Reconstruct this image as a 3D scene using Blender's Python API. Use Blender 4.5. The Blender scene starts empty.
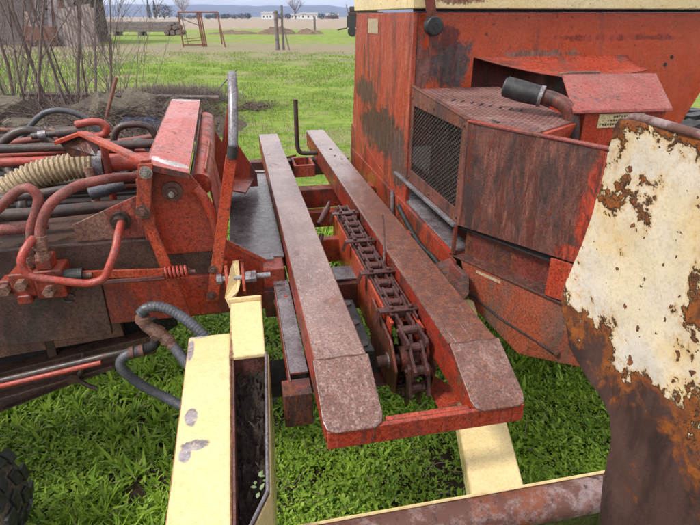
import bpy, math, random
import numpy as np
from mathutils import Vector, Matrix, noise as mnoise

random.seed(7)
rng = np.random.default_rng(11)
R = math.radians
sc = bpy.context.scene
COL = sc.collection

# ------------------------------------------------------------------ camera
cam_d = bpy.data.cameras.new('camera')
cam = bpy.data.objects.new('camera', cam_d)
COL.objects.link(cam)
cam.location = (0, 0, 1.7)
cam.rotation_euler = (R(90 - 25.06), 0, 0)
cam_d.sensor_width = 36
cam_d.lens = 27.05
cam_d.clip_start = 0.02
cam_d.clip_end = 12000
sc.camera = cam

# ------------------------------------------------------------------ sky, sun, exposure
SUN_EL, SUN_AZ = 50.0, 242.0          # azimuth the light comes from, clockwise from +Y
w = bpy.data.worlds.new('World')
sc.world = w
w.use_nodes = True
nt = w.node_tree
for n in list(nt.nodes):
    nt.nodes.remove(n)
sky = nt.nodes.new('ShaderNodeTexSky')
sky.sky_type = 'NISHITA'
sky.sun_disc = False
sky.sun_elevation = R(SUN_EL)
sky.sun_rotation = R(SUN_AZ)
sky.air_density = 1.0
sky.dust_density = 4.0
sky.ozone_density = 1.0
hsv = nt.nodes.new('ShaderNodeHueSaturation')      # thin overcast: the blue is washed out
hsv.inputs['Saturation'].default_value = 0.28
hsv.inputs['Value'].default_value = 1.0
# broken high cloud over the whole dome
wtc = nt.nodes.new('ShaderNodeTexCoord')
cmap = nt.nodes.new('ShaderNodeMapping'); cmap.inputs['Scale'].default_value = (1, 1, 3.5)
cn = nt.nodes.new('ShaderNodeTexNoise'); cn.inputs['Scale'].default_value = 2.2; cn.inputs['Detail'].default_value = 7; cn.inputs['Roughness'].default_value = .6
cr = nt.nodes.new('ShaderNodeMapRange'); cr.inputs['From Min'].default_value = .3; cr.inputs['From Max'].default_value = .62
cr.inputs['To Min'].default_value = .35; cr.inputs['To Max'].default_value = .95
cmx = nt.nodes.new('ShaderNodeMix'); cmx.data_type = 'RGBA'; cmx.inputs[7].default_value = (8.6, 8.6, 8.9, 1)
nt.links.new(wtc.outputs['Generated'], cmap.inputs['Vector']); nt.links.new(cmap.outputs[0], cn.inputs['Vector'])
nt.links.new(cn.outputs['Fac'], cr.inputs['Value']); nt.links.new(cr.outputs[0], cmx.inputs[0])
bg = nt.nodes.new('ShaderNodeBackground')
bg.inputs['Strength'].default_value = 0.078
wo = nt.nodes.new('ShaderNodeOutputWorld')
nt.links.new(sky.outputs[0], hsv.inputs['Color'])
nt.links.new(hsv.outputs[0], cmx.inputs[6])
nt.links.new(cmx.outputs[2], bg.inputs['Color'])
nt.links.new(bg.outputs[0], wo.inputs['Surface'])

sun_d = bpy.data.lights.new('sun', 'SUN')
sun_d.energy = 1.5
sun_d.angle = R(11)
sun_d.color = (1.0, 0.95, 0.88)
sun = bpy.data.objects.new('sun', sun_d)
COL.objects.link(sun)
az, el = R(SUN_AZ), R(SUN_EL)
sd = Vector((math.sin(az) * math.cos(el), math.cos(az) * math.cos(el), math.sin(el)))
sun.rotation_euler = sd.to_track_quat('Z', 'Y').to_euler()
sun.location = sd * 30

sc.view_settings.view_transform = 'Standard'
sc.view_settings.look = 'None'
sc.view_settings.exposure = 1.24
sc.view_settings.gamma = 1.0
sc.view_settings.use_curve_mapping = False
sc.cycles.max_bounces = 6
sc.cycles.use_adaptive_sampling = True
sc.cycles.adaptive_threshold = .03
sc.cycles.volume_bounces = 0

# ------------------------------------------------------------------ node helpers
class NT:
    def __init__(self, name):
        self.m = bpy.data.materials.new(name)
        self.m.use_nodes = True
        self.t = self.m.node_tree
        self.b = self.t.nodes['Principled BSDF']
        tc = self.t.nodes.new('ShaderNodeTexCoord')
        self.obj = tc.outputs['Object']
        self.cache = {}
    def node(self, typ, **kw):
        n = self.t.nodes.new(typ)
        for k, v in kw.items():
            setattr(n, k, v)
        return n
    def put(self, sock, v):
        if isinstance(v, bpy.types.NodeSocket):
            self.t.links.new(v, sock)
        elif v is not None:
            if isinstance(v, (tuple, list)) and len(v) == 3 and sock.type == 'RGBA':
                v = (*v, 1)
            sock.default_value = v
    def mapping(self, scale=(1, 1, 1), rot=(0, 0, 0), loc=(0, 0, 0), src=None):
        n = self.node('ShaderNodeMapping')
        self.put(n.inputs['Vector'], src or self.obj)
        n.inputs['Scale'].default_value = scale
        n.inputs['Rotation'].default_value = rot
        n.inputs['Location'].default_value = loc
        return n.outputs[0]
    def noise(self, scale, detail=8, rough=.6, dist=0.0, vec=None):
        detail = min(detail, 7)
        key = (scale, detail, rough, dist, vec.node.name if vec else None)
        if key in self.cache:
            return self.cache[key]
        n = self.node('ShaderNodeTexNoise')
        self.cache[key] = n.outputs['Fac']
        self.put(n.inputs['Vector'], vec or self.obj)
        n.inputs['Scale'].default_value = scale
        n.inputs['Detail'].default_value = detail
        n.inputs['Roughness'].default_value = rough
        n.inputs['Distortion'].default_value = dist
        return n.outputs['Fac']
    def voro(self, scale, vec=None, feature='F1'):
        n = self.node('ShaderNodeTexVoronoi', feature=feature)
        self.put(n.inputs['Vector'], vec or self.obj)
        n.inputs['Scale'].default_value = scale
        return n.outputs['Distance']
    def ramp(self, fac, lo, hi, a=0.0, b=1.0):
        n = self.node('ShaderNodeMapRange', interpolation_type='SMOOTHSTEP')
        self.put(n.inputs['Value'], fac)
        n.inputs['From Min'].default_value = lo
        n.inputs['From Max'].default_value = hi
        n.inputs['To Min'].default_value = a
        n.inputs['To Max'].default_value = b
        return n.outputs[0]
    def math(self, op, a, b=None):
        n = self.node('ShaderNodeMath', operation=op)
        self.put(n.inputs[0], a)
        if b is not None:
            self.put(n.inputs[1], b)
        return n.outputs[0]
    def mix(self, fac, a, b):
        n = self.node('ShaderNodeMix', data_type='RGBA')
        self.put(n.inputs[0], fac)
        self.put(n.inputs[6], a)
        self.put(n.inputs[7], b)
        return n.outputs[2]
    def sep(self, v=None):
        n = self.node('ShaderNodeSeparateXYZ')
        self.put(n.inputs[0], v or self.obj)
        return n.outputs
    def bump(self, h, strength=.3, dist=.01, prev=None):
        n = self.node('ShaderNodeBump')
        n.inputs['Strength'].default_value = strength
        n.inputs['Distance'].default_value = dist
        self.put(n.inputs['Height'], h)
        if prev:
            self.put(n.inputs['Normal'], prev)
        return n.outputs[0]
    def edge(self, radius=.006):
        bv = self.node('ShaderNodeBevel', samples=2)
        bv.inputs['Radius'].default_value = radius
        g = self.node('ShaderNodeNewGeometry')
        d = self.node('ShaderNodeVectorMath', operation='DOT_PRODUCT')
        self.put(d.inputs[0], bv.outputs[0])
        self.put(d.inputs[1], g.outputs['Normal'])
        return self.math('SUBTRACT', 1.0, d.outputs['Value'])
    def patch(self, c, r, amount=.5, nscale=16, soft=.16):
        """mask of a worn or stained patch of its own shape round c with radii r"""
        a = self.node('ShaderNodeVectorMath', operation='SUBTRACT')
        self.put(a.inputs[0], self.obj); a.inputs[1].default_value = c
        d = self.node('ShaderNodeVectorMath', operation='DIVIDE')
        self.put(d.inputs[0], a.outputs[0]); d.inputs[1].default_value = r
        l = self.node('ShaderNodeVectorMath', operation='LENGTH')
        self.put(l.inputs[0], d.outputs[0])
        nn = self.math('MULTIPLY', self.math('SUBTRACT', self.noise(nscale, 13, .76, .4), .5), amount * 6)
        s = self.math('ADD', l.outputs['Value'], nn)
        return self.ramp(s, 1 - soft, 1 + soft, 1, 0)
    def done(self, col, rough=.6, bump=None, metal=0.0, spec=.5):
        self.put(self.b.inputs['Base Color'], col)
        self.put(self.b.inputs['Roughness'], rough)
        self.put(self.b.inputs['Metallic'], metal)
        self.b.inputs['Specular IOR Level'].default_value = spec
        if bump:
            self.put(self.b.inputs['Normal'], bump)
        return self.m

RUST = (.17, .052, .018)
RUST_D = (.055, .022, .014)

def weathered(name, paint, paint2, rust=RUST, rust2=RUST_D, rust_cov=.35, dark=(.04, .03, .028), dark_cov=.3,
              scale=7, streak=.3, axis=2, rough=.5, edge=.7, edge_col=(.12, .06, .05), patches=(), dents=.25, spec=.4, off=0.0, scratch=0.0, mott=.75, grain=.8):
    N = NT(name)
    s = [1, 1, 1]; s[axis] = streak
    mv = N.mapping(tuple(s), loc=(off, off * 1.7, off * .6))
    m2 = N.mapping((1, 1, 1), loc=(off * 2.1, off, off))
    fade = N.ramp(N.noise(scale * .5, 9, .7, .3, vec=mv), .34, .66)
    col = N.mix(fade, paint, paint2)
    fine = N.noise(scale * 14, 6, .75, vec=m2)
    col = N.mix(N.ramp(fine, .45, .66, 0, mott), col, tuple(c * .38 for c in paint))
    dust = N.ramp(N.noise(scale * 4, 9, .75, .4, vec=mv), .50, .72, 0, .28)
    col = N.mix(dust, col, tuple(.75 * a + .25 * b for a, b in zip(paint2, (.42, .27, .20))))
    if scratch:
        sv = N.mapping((1, 1, .10) if axis == 2 else (.1, 1, 1), loc=(off, 0, off))
        col = N.mix(N.ramp(N.noise(85, 5, .65, .2, vec=sv), .53, .64, 0, scratch), col, (.50, .17, .115))
    gt = .5 + (.5 - dark_cov) * .42
    grime = N.ramp(N.noise(scale * .8, 12, .74, .5, vec=mv), gt - .09, gt + .10, 0, .93)
    col = N.mix(grime, col, dark)
    rt = .5 + (.5 - rust_cov) * .42
    rn = N.noise(scale * 1.7, 14, .76, .6, vec=mv)
    rmask = N.ramp(rn, rt - .02, rt + .07)
    specks = N.ramp(N.noise(scale * 7, 6, .65, vec=m2), .63 + .2 * (rust_cov < 0), .68 + .2 * (rust_cov < 0), 0, .85)
    rmask = N.math('MAXIMUM', rmask, specks)
    rcol = N.mix(N.ramp(N.noise(scale * 5, 6, .7, vec=m2), .38, .62), rust, rust2)
    brk = N.ramp(N.noise(scale * 8, 9, .78, .4, vec=mv), .30, .52, .35, 1)
    for (c, r, pc, am) in patches:
        pcv = N.mix(N.ramp(N.noise(scale * 3, 9, .75, .3, vec=mv), .38, .62), tuple(q * 1.25 for q in pc), tuple(q * .5 for q in pc))
        col = N.mix(N.math('MULTIPLY', N.patch(c, r, am), brk), col, pcv)
    col = N.mix(rmask, col, rcol)
    if edge > 0:
        e = N.math('MULTIPLY', N.ramp(N.edge(), .01, .12), N.ramp(N.noise(scale * 5, 6, .7, vec=m2), .35, .6))
        col = N.mix(N.math('MULTIPLY', e, edge), col, edge_col)
    gr = N.ramp(N.noise(190, 4, .7, vec=m2), .44, .64, 0, grain)
    dk = N.node('ShaderNodeMix', data_type='RGBA', blend_type='MULTIPLY'); dk.inputs[0].default_value = 1
    N.put(dk.inputs[6], col); N.put(dk.inputs[7], N.mix(gr, (1.06, 1.06, 1.06), (.42, .38, .36)))
    col = dk.outputs[2]
    rg = N.math('ADD', N.ramp(rmask, 0, 1, rough - .12, min(.85, rough + .18)), N.ramp(grime, 0, 1, 0, .08))
    rg = N.math('ADD', rg, N.math('ADD', N.ramp(fine, .3, .7, -.06, .08), N.ramp(N.noise(scale * 1.3, 7, .7, .3, vec=m2), .38, .62, -.14, .12)))
    b = N.bump(N.noise(scale * .35, 3, .5, vec=m2), dents, .03)
    b = N.bump(rmask, .6, .0016, b)
    b = N.bump(N.noise(scale * 22, 6, .75, vec=m2), .4, .0018, b)
    return N.done(col, rg, b, spec=spec)

M = {}
M['red'] = weathered('red_paint', (.36, .036, .014), (.38, .068, .034), rust_cov=.28, dark_cov=.40, scale=7, scratch=.25)
M['red_clean'] = weathered('red_paint_bright', (.45, .042, .014), (.46, .085, .038), rust_cov=.16, dark_cov=.28, scale=9, off=3)
M['red_dark'] = weathered('red_paint_grimy', (.22, .034, .022), (.18, .045, .034), rust_cov=.44, dark_cov=.48, scale=8, off=5)
M['panel'] = weathered('red_paint_streaked', (.37, .042, .015), (.38, .070, .034), rust_cov=.22, dark_cov=.30, scale=15, streak=.2, off=1, scratch=.75,
                       patches=[((.355, 1.62, 1.18), (.2, .45, .11), (.060, .036, .026), .45), ((.355, 1.95, 1.33), (.2, .22, .07), (.085, .045, .032), .5), ((.355, 1.30, 1.1), (.2, .12, .12), (.10, .06, .05), .5)])
M['wall'] = weathered('orange_red_wall_paint', (.42, .060, .018), (.39, .072, .030), rust_cov=.10, dark_cov=.20, scale=5, off=2, rough=.42, scratch=.08, mott=.35, grain=.5,
                      patches=[((.50, 1.17, 1.53), (.12, .3, .095), (.070, .055, .055), .38), ((.38, 1.17, 1.5), (.05, .3, .16), (.16, .07, .06), .6),
                               ((.9, 1.17, 1.556), (.16, .2, .020), (.22, .11, .085), .7), ((.50, 1.17, 1.63), (.05, .3, .04), (.14, .028, .022), .8), ((1.25, 1.17, 1.62), (.3, .2, .012), (.32, .05, .03), .6)])
M['grille_paint'] = weathered('brown_red_paint', (.17, .048, .030), (.21, .080, .058), rust_cov=.42, dark_cov=.42, scale=9, streak=.25, off=8)
M['shield'] = weathered('flaking_shield_paint', (.105, .036, .024), (.165, .070, .054), rust=(.13, .026, .013), rust2=(.05, .020, .016), rust_cov=.44,
                        dark=(.040, .028, .027), dark_cov=.46, scale=14, streak=.30, off=4, scratch=.25, rough=.40, grain=.55,
                        patches=[((.565, .17, 1.22), (.05, .062, .26), (.33, .042, .020), .30), ((.55, .20, 1.09), (.06, .10, .04), (.30, .045, .025), .3)])
M['pan'] = weathered('brown_pan_paint', (.29, .066, .030), (.24, .052, .028), rust_cov=.34, rust=(.16, .07, .035), dark=(.10, .065, .05), dark_cov=.40, scale=8, off=6, rough=.6)
M['pink'] = weathered('faded_pink_red_paint', (.47, .068, .048), (.50, .11, .085), rust_cov=.03, dark_cov=.06, scale=6, off=9, rough=.30, edge=.5,
                      edge_col=(.5, .4, .4), patches=[((-.535, .655, 1.31), (.045, .020, .1), (.64, .60, .60), .10), ((-.582, .665, 1.31), (.012, .02, .1), (.6, .55, .55), .2), ((-.55, 1.53, 1.36), (.06, .02, .1), (.5, .42, .42), .5)])
M['lid'] = weathered('faded_lid_paint', (.32, .050, .034), (.24, .062, .052), rust_cov=.08, dark_cov=.20, scale=7, off=12, rough=.40, scratch=.2)
M['brown'] = weathered('oily_brown_beam', (.095, .052, .038), (.135, .075, .058), rust=(.14, .06, .035), rust_cov=.2, dark=(.045, .034, .03), dark_cov=.38, scale=6, off=13, rough=.5, edge=.35)
M['tan'] = weathered('dusty_brown_plate', (.25, .14, .105), (.29, .15, .11), rust_cov=.12, dark=(.12, .07, .055), dark_cov=.35, scale=6, off=15, rough=.5, edge=.4,
                     patches=[((-.66, .68, 1.14), (.09, .1, .2), (.31, .075, .055), .4)])
M['bracket'] = weathered('red_bracket_paint', (.37, .042, .018), (.33, .062, .034), rust_cov=.20, dark=(.10, .05, .04), dark_cov=.34, scale=6, off=17, rough=.48, edge=.5)
M['yellow'] = weathered('pale_yellow_paint', (.64, .50, .235), (.68, .55, .30), rust=(.34, .19, .07), rust2=(.22, .11, .05), rust_cov=-.04, dark=(.42, .30, .14), dark_cov=.14, scale=7, off=19, rough=.40, edge=.9,
                        edge_col=(.34, .17, .07), dents=.15, mott=.22, grain=.22, scratch=0,
                        patches=[((-.495, .03, .88), (.014, .030, .2), (.26, .23, .25), .2), ((-.480, -.060, .88), (.028, .016, .2), (.26, .23, .25), .25), ((-.500, -.085, .88), (.012, .022, .2), (.26, .23, .25), .25), ((-.515, .30, .88), (.010, .05, .2), (.30, .26, .28), .3),
                                 ((-.50, .368, .88), (.03, .010, .2), (.3, .26, .28), .3), ((-.405, .22, .88), (.006, .10, .2), (.3, .22, .2), .3), ((-.405, -.1, .88), (.0045, .5, .2), (.26, .13, .06), .28), ((-.525, -.05, .88), (.0045, .5, .2), (.28, .15, .07), .28)])
M['cream_beam'] = weathered('cream_beam_paint', (.64, .51, .25), (.66, .55, .33), rust=(.25, .06, .03), rust2=(.10, .04, .03), rust_cov=.02, dark_cov=.05, scale=6, off=21, rough=.5, edge=.5, mott=.2, grain=.3,
                            patches=[((.52, 1.14, 1.765), (.10, .2, .022), (.16, .06, .04), .6)])
M['rail_side'] = weathered('rail_side_paint', (.36, .030, .012), (.28, .035, .018), rust_cov=.38, dark_cov=.42, scale=9, streak=1, off=22)

def rail_top(name, off, orange):
    N = NT(name)
    mv = N.mapping((1, .35, 1), loc=(off, off, off))
    n1 = N.ramp(N.noise(8, 9, .68, .4, vec=mv), .38, .62)
    col = N.mix(n1, (.135, .050, .032), (.255, .135, .105))
    pale = N.ramp(N.noise(95, 12, .8, .2, vec=N.mapping((1, .45, 1), loc=(off, 0, 0))), .50, .64, 0, .6)
    zone = N.ramp(N.noise(3.2, 6, .65, vec=N.mapping((1, .6, 1), loc=(off * 2, 0, 0))), .42, .60)
    col = N.mix(N.math('MULTIPLY', pale, zone), col, (.45, .35, .32))
    rn = N.noise(13, 14, .78, .6, vec=mv)
    y = N.sep()[1]
    if orange:
        band = N.math('MULTIPLY', N.ramp(y, .9, 1.7, 1, 0), N.ramp(y, -.02, .06, .35, 1))
        rm = N.ramp(N.math('ADD', rn, N.math('MULTIPLY', band, .19)), .54, .66, 0, .92)
    else:
        rm = N.ramp(rn, .55, .66, 0, .75)
    rc = N.mix(N.ramp(N.noise(45, 5, .7), .35, .65), (.200, .055, .020), (.080, .024, .014))
    col = N.mix(rm, col, rc)
    scv = N.ramp(N.noise(70, 6, .6, vec=N.mapping((1, .04, 1), loc=(off, 0, 0))), .60, .68, 0, .45)
    col = N.mix(scv, col, (.30, .24, .23))
    sp = N.ramp(N.noise(70, 8, .75), .56, .66, 0, .8)
    col = N.mix(sp, col, (.06, .03, .028))
    e = N.math('MULTIPLY', N.ramp(N.edge(.008), .01, .12), N.ramp(N.noise(30, 6, .7), .4, .6))
    col = N.mix(e, col, (.10, .05, .045))
    rg = N.math('ADD', N.ramp(rm, 0, 1, .22, .50), N.ramp(N.noise(60, 4, .7), .3, .7, -.05, .1))
    gr = N.node('ShaderNodeMix', data_type='RGBA', blend_type='MULTIPLY'); gr.inputs[0].default_value = 1
    N.put(gr.inputs[6], col); N.put(gr.inputs[7], N.mix(N.ramp(N.noise(210, 4, .75), .42, .60, 0, .9), (1.12, 1.12, 1.12), (.40, .34, .32)))
    col = gr.outputs[2]
    b = N.bump(N.noise(5, 3, .5), .2, .02)
    b = N.bump(N.noise(140, 5, .75), .5, .002, b)
    N.b.inputs['Coat Weight'].default_value = .55
    N.b.inputs['Coat Roughness'].default_value = .30
    return N.done(col, rg, b, spec=.6)
M['rail_top_a'] = rail_top('worn_rail_top', 2.0, False)
M['rail_top_b'] = rail_top('rusty_rail_top', 7.0, True)

def simple(name, c1, c2, scale=20, rough=.5, bump=.3, metal=0, dist=.002, spec=.5, c3=None):
    N = NT(name)
    col = N.mix(N.ramp(N.noise(scale, 7, .65), .38, .62), c1, c2)
    if c3:
        col = N.mix(N.ramp(N.noise(scale * 2.3, 9, .75, .5), .48, .66), col, c3)
    if scale >= 8:
        gr = N.node('ShaderNodeMix', data_type='RGBA', blend_type='MULTIPLY'); gr.inputs[0].default_value = 1
        N.put(gr.inputs[6], col); N.put(gr.inputs[7], N.mix(N.ramp(N.noise(170, 4, .7), .44, .62, 0, .8), (1.08, 1.08, 1.08), (.5, .46, .44)))
        col = gr.outputs[2]
    rg = N.math('ADD', rough, N.ramp(N.noise(scale * 3, 4, .6), .3, .7, -.08, .1))
    return N.done(col, rg, N.bump(N.noise(scale * 4, 5, .65), bump, dist), metal, spec)
M['steel'] = simple('grey_bare_steel', (.22, .21, .23), (.33, .32, .34), 14, .38, .3, .2, c3=(.14, .10, .10))
M['shelf'] = simple('grey_worn_plate', (.13, .11, .118), (.20, .175, .185), 16, .24, .35, .1, c3=(.09, .06, .058))
M['bolt'] = simple('dirty_zinc_bolt', (.32, .30, .27), (.42, .40, .36), 60, .4, .2, .6, c3=(.16, .10, .07))
M['bolt_rust'] = simple('rusty_bolt', (.10, .05, .04), (.16, .07, .05), 60, .6, .3, .2)
M['black'] = simple('black_rubber', (.012, .012, .013), (.03, .029, .029), 30, .5, .3)
M['dark'] = simple('dark_grime_and_shade', (.018, .015, .014), (.03, .024, .022), 20, .85, .4)  # grime on parts; also painted shade for gaps, holes and interiors
M['greyhose'] = simple('grey_rubber_hose', (.055, .058, .072), (.085, .088, .105), 20, .45, .3, c3=(.07, .066, .066))
M['redhose'] = simple('red_painted_hose', (.27, .068, .056), (.18, .060, .050), 12, .6, .5, c3=(.15, .095, .08))
M['redpipe'] = simple('bright_red_pipe', (.38, .045, .028), (.34, .07, .052), 14, .5, .4, c3=(.22, .07, .05))
M['darkpipe'] = simple('dark_oily_pipe', (.035, .028, .026), (.07, .05, .042), 14, .42, .3, c3=(.10, .038, .03))
M['duct'] = simple('beige_ribbed_duct', (.42, .34, .22), (.36, .27, .16), 12, .65, .2, c3=(.20, .13, .08))
M['palepipe'] = simple('worn_pale_pipe', (.17, .165, .18), (.25, .24, .26), 22, .40, .3, .3, c3=(.12, .085, .08))
M['chain'] = simple('rusty_chain_steel', (.055, .028, .025), (.105, .052, .048), 40, .36, .4, .35, c3=(.16, .038, .028))
M['sticker'] = simple('yellowed_sticker', (.62, .50, .24), (.68, .56, .30), 20, .5, .1)
M['sticker_old'] = simple('weathered_sticker', (.45, .36, .24), (.38, .30, .20), 60, .6, .2, c3=(.22, .15, .10))
M['ink'] = simple('faded_ink', (.07, .05, .04), (.10, .08, .05), 60, .7, .1)
M['dirt'] = simple('caked_brown_soil', (.022, .013, .009), (.060, .036, .024), 50, .6, 1.0, 0, .01)
M['litter'] = simple('dead_leaf_litter', (.018, .011, .008), (.040, .025, .019), 30, .5, .4)
M['meshwire'] = simple('dark_grille_wire', (.055, .045, .043), (.10, .085, .082), 30, .45, .3, .4, c3=(.09, .04, .03))

def tread_mat():
    N = NT('rusty_tread_plate')
    n = N.ramp(N.noise(10, 8, .65), .38, .62)
    col = N.mix(n, (.13, .055, .047), (.19, .095, .085))
    col = N.mix(N.ramp(N.noise(22, 8, .7), .55, .65), col, (.09, .04, .035))
    return N.done(col, .5, N.bump(N.noise(90, 4, .7), .3, .002))
M['tread'] = tread_mat()

def cream_plate():
    N = NT('rusted_cream_sheet')
    s = N.sep(); y, z = s[1], s[2]
    base = N.mix(N.ramp(N.noise(5.5, 5, .6), .36, .62), (.59, .50, .34), (.53, .49, .42))
    base = N.mix(N.ramp(N.noise(9, 4, .5), .52, .68, 0, .8), base, (.56, .43, .22))
    base = N.mix(N.ramp(N.noise(60, 6, .75), .46, .70, 0, .5), base, (.38, .31, .22))
    base = N.mix(N.ramp(N.noise(180, 4, .7), .48, .66, 0, .4), base, (.34, .27, .19))
    big = N.noise(8.5, 11, .70, .25)
    mid = N.noise(24, 10, .7, .5)
    # rust grows in from the torn far edge, the top edge and the right; the foot of the sheet is bare rust
    low = N.ramp(N.math('SUBTRACT', z, N.math('MULTIPLY', y, .15)), 1.09, 1.27, .33, 0)
    edge_far = N.ramp(N.math('ADD', y, N.math('MULTIPLY', z, .09)), -.09, .02, 0, .11)
    right = N.math('MULTIPLY', N.ramp(y, -.28, -.42, 0, .15), N.ramp(z, 1.18, 1.38))
    top = N.ramp(z, 1.49, 1.55, 0, .17)
    lift = N.math('ADD', N.math('ADD', low, edge_far), N.math('ADD', right, top))
    run = N.math('MULTIPLY', N.math('SUBTRACT', N.noise(30, 6, .6, .2, vec=N.mapping((1, 1, .22), rot=(.2, 0, 0))), .5), .16)
    t = N.math('ADD', N.math('ADD', N.math('ADD', big, run), N.math('MULTIPLY', N.math('SUBTRACT', mid, .5), .3)), lift)
    rm = N.ramp(t, .60, .645)
    deep = N.ramp(t, .655, .77)
    spots = N.ramp(N.noise(46, 4, .5, .3), .655, .69)
    rm = N.math('MAXIMUM', rm, spots)
    halo = N.ramp(t, .535, .61, 0, .6)
    rc = N.mix(N.ramp(N.noise(30, 8, .75), .38, .62), (.27, .080, .012), (.12, .034, .011))
    rc = N.mix(deep, rc, N.mix(N.ramp(N.noise(16, 8, .7, vec=N.mapping((1, 1, .3))), .38, .62), (.028, .014, .011), (.070, .034, .027)))
    col = N.mix(halo, base, (.46, .27, .085))
    col = N.mix(rm, col, rc)
    rg = N.ramp(rm, 0, 1, .55, .68)
    b = N.bump(N.noise(3, 3, .5), .35, .03)
    b = N.bump(rm, .9, .0025, b)
    b = N.bump(N.math('MULTIPLY', N.noise(110, 6, .75), rm), .7, .004, b)
    return N.done(col, rg, b, spec=.3)
M['cream'] = cream_plate()

def rusty_bar():
    N = NT('rusty_rolled_bar')
    n = N.noise(14, 10, .75, .1)
    col = N.mix(N.ramp(n, .44, .60), (.10, .040, .030), (.24, .175, .17))
    col = N.mix(N.ramp(N.noise(7, 10, .75, .1), .5, .62), col, (.17, .045, .016))
    col = N.mix(N.ramp(N.noise(40, 6, .7), .58, .66), col, (.045, .022, .02))
    b = N.bump(N.noise(50, 8, .75), .5, .004)
    return N.done(col, N.ramp(n, .4, .6, .7, .42), b)
M['bar'] = rusty_bar()

# ------------------------------------------------------------------ geometry helpers
def box(a0, a1, b0, b1, z0, z1):
    V = [(a0, b0, z0), (a1, b0, z0), (a1, b1, z0), (a0, b1, z0), (a0, b0, z1), (a1, b0, z1), (a1, b1, z1), (a0, b1, z1)]
    F = [(3, 2, 1, 0), (4, 5, 6, 7), (0, 1, 5, 4), (1, 2, 6, 5), (2, 3, 7, 6), (3, 0, 4, 7)]
    return V, F

def prism(pts, ext):
    n = len(pts)
    e = Vector(ext)
    V = [tuple(p) for p in pts] + [tuple(Vector(p) + e) for p in pts]
    nrm = Vector((0, 0, 0))
    for i in range(n):
        p, q = Vector(pts[i]), Vector(pts[(i + 1) % n])
        nrm += p.cross(q)
    flip = nrm.dot(e) > 0
    F = [tuple(range(n))[::-1] if flip else tuple(range(n)), tuple(range(n, 2 * n)) if flip else tuple(range(n, 2 * n))[::-1]]
    for i in range(n):
        j = (i + 1) % n
        F.append((i, j, j + n, i + n) if flip else (j, i, i + n, j + n))
    return V, F

def catmull(P, k=6, closed=False):
    P = [Vector(p) for p in P]
    if len(P) < 3:
        return P
    out = []
    n = len(P)
    rngi = range(n) if closed else range(n - 1)
    for i in rngi:
        p1, p2 = P[i], P[(i + 1) % n]
        p0 = P[i - 1] if (i > 0 or closed) else p1 * 2 - p2
        p3 = P[(i + 2) % n] if (i + 2 < n or closed) else p2 * 2 - p1
        for j in range(k):
            t = j / k
            out.append(.5 * ((2 * p1) + (p2 - p0) * t + (2 * p0 - 5 * p1 + 4 * p2 - p3) * t * t + (3 * p1 - p0 - 3 * p2 + p3) * t ** 3))
    if not closed:
        out.append(P[-1])
    return out

def tube(path, r, n=10, smooth=0, caps=True, hollow=0.0):
    P = [Vector(p) for p in path]
    rr = r if isinstance(r, (list, tuple)) else None
    if smooth:
        k0 = len(P)
        P = catmull(P, smooth)
        if rr:
            rr = list(np.interp(np.linspace(0, k0 - 1, len(P)), range(k0), rr))
    if rr is None:
        rr = [r] * len(P)
    V, F = [], []
    t0 = (P[1] - P[0]).normalized()
    up = Vector((0, 0, 1)) if abs(t0.z) < .9 else Vector((1, 0, 0))
    x = t0.cross(up).normalized()
    for i, p in enumerate(P):
        t = (P[min(i + 1, len(P) - 1)] - P[max(i - 1, 0)]).normalized()
        x = (x - t * x.dot(t))
        if x.length < 1e-6:
            x = t.orthogonal()
        x.normalize()
        y = t.cross(x)
        for j in range(n):
            an = 2 * math.pi * j / n
            V.append(tuple(p + (x * math.cos(an) + y * math.sin(an)) * rr[i]))
    for i in range(len(P) - 1):
        for j in range(n):
            k = (j + 1) % n
            F.append((i * n + j, i * n + k, (i + 1) * n + k, (i + 1) * n + j))
    if caps and not hollow:
        F.append(tuple(range(n))[::-1]); L = (len(P) - 1) * n
        F.append(tuple(range(L, L + n)))
    return V, F

def ribbed(path, r, pitch=.012, depth=.005, n=16):
    P = catmull(path, 40)
    d = [0]
    for i in range(1, len(P)):
        d.append(d[-1] + (P[i] - P[i - 1]).length)
    m = int(d[-1] / pitch * 4)
    Q, rr = [], []
    for i in range(m + 1):
        s = d[-1] * i / m
        k = min(len(P) - 2, max(0, int(np.searchsorted(d, s)) - 1))
        f = (s - d[k]) / max(1e-9, d[k + 1] - d[k])
        Q.append(P[k].lerp(P[k + 1], f))
        rr.append(r - depth * (i % 4 in (2, 3)))
    return tube(Q, rr, n)

def cyl(c, axis, r, h, n=20):
    c = Vector(c); ax = Vector(axis).normalized()
    return tube([c - ax * h / 2, c + ax * h / 2], r, n)

def bar(p, q, w, t, wdir):
    """flat bar from p to q, width w along wdir, thickness t"""
    p, q = Vector(p), Vector(q)
    d = (q - p).normalized()
    wd = Vector(wdir); wd = (wd - d * wd.dot(d)).normalized()
    td = d.cross(wd)
    pts = [p - wd * w / 2 - td * t / 2, q - wd * w / 2 - td * t / 2, q + wd * w / 2 - td * t / 2, p + wd * w / 2 - td * t / 2]
    return prism(pts, td * t)

def join(*gs):
    V, F = [], []
    for v, f in gs:
        o = len(V)
        V += list(v)
        F += [tuple(i + o for i in q) for q in f]
    return V, F

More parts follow.
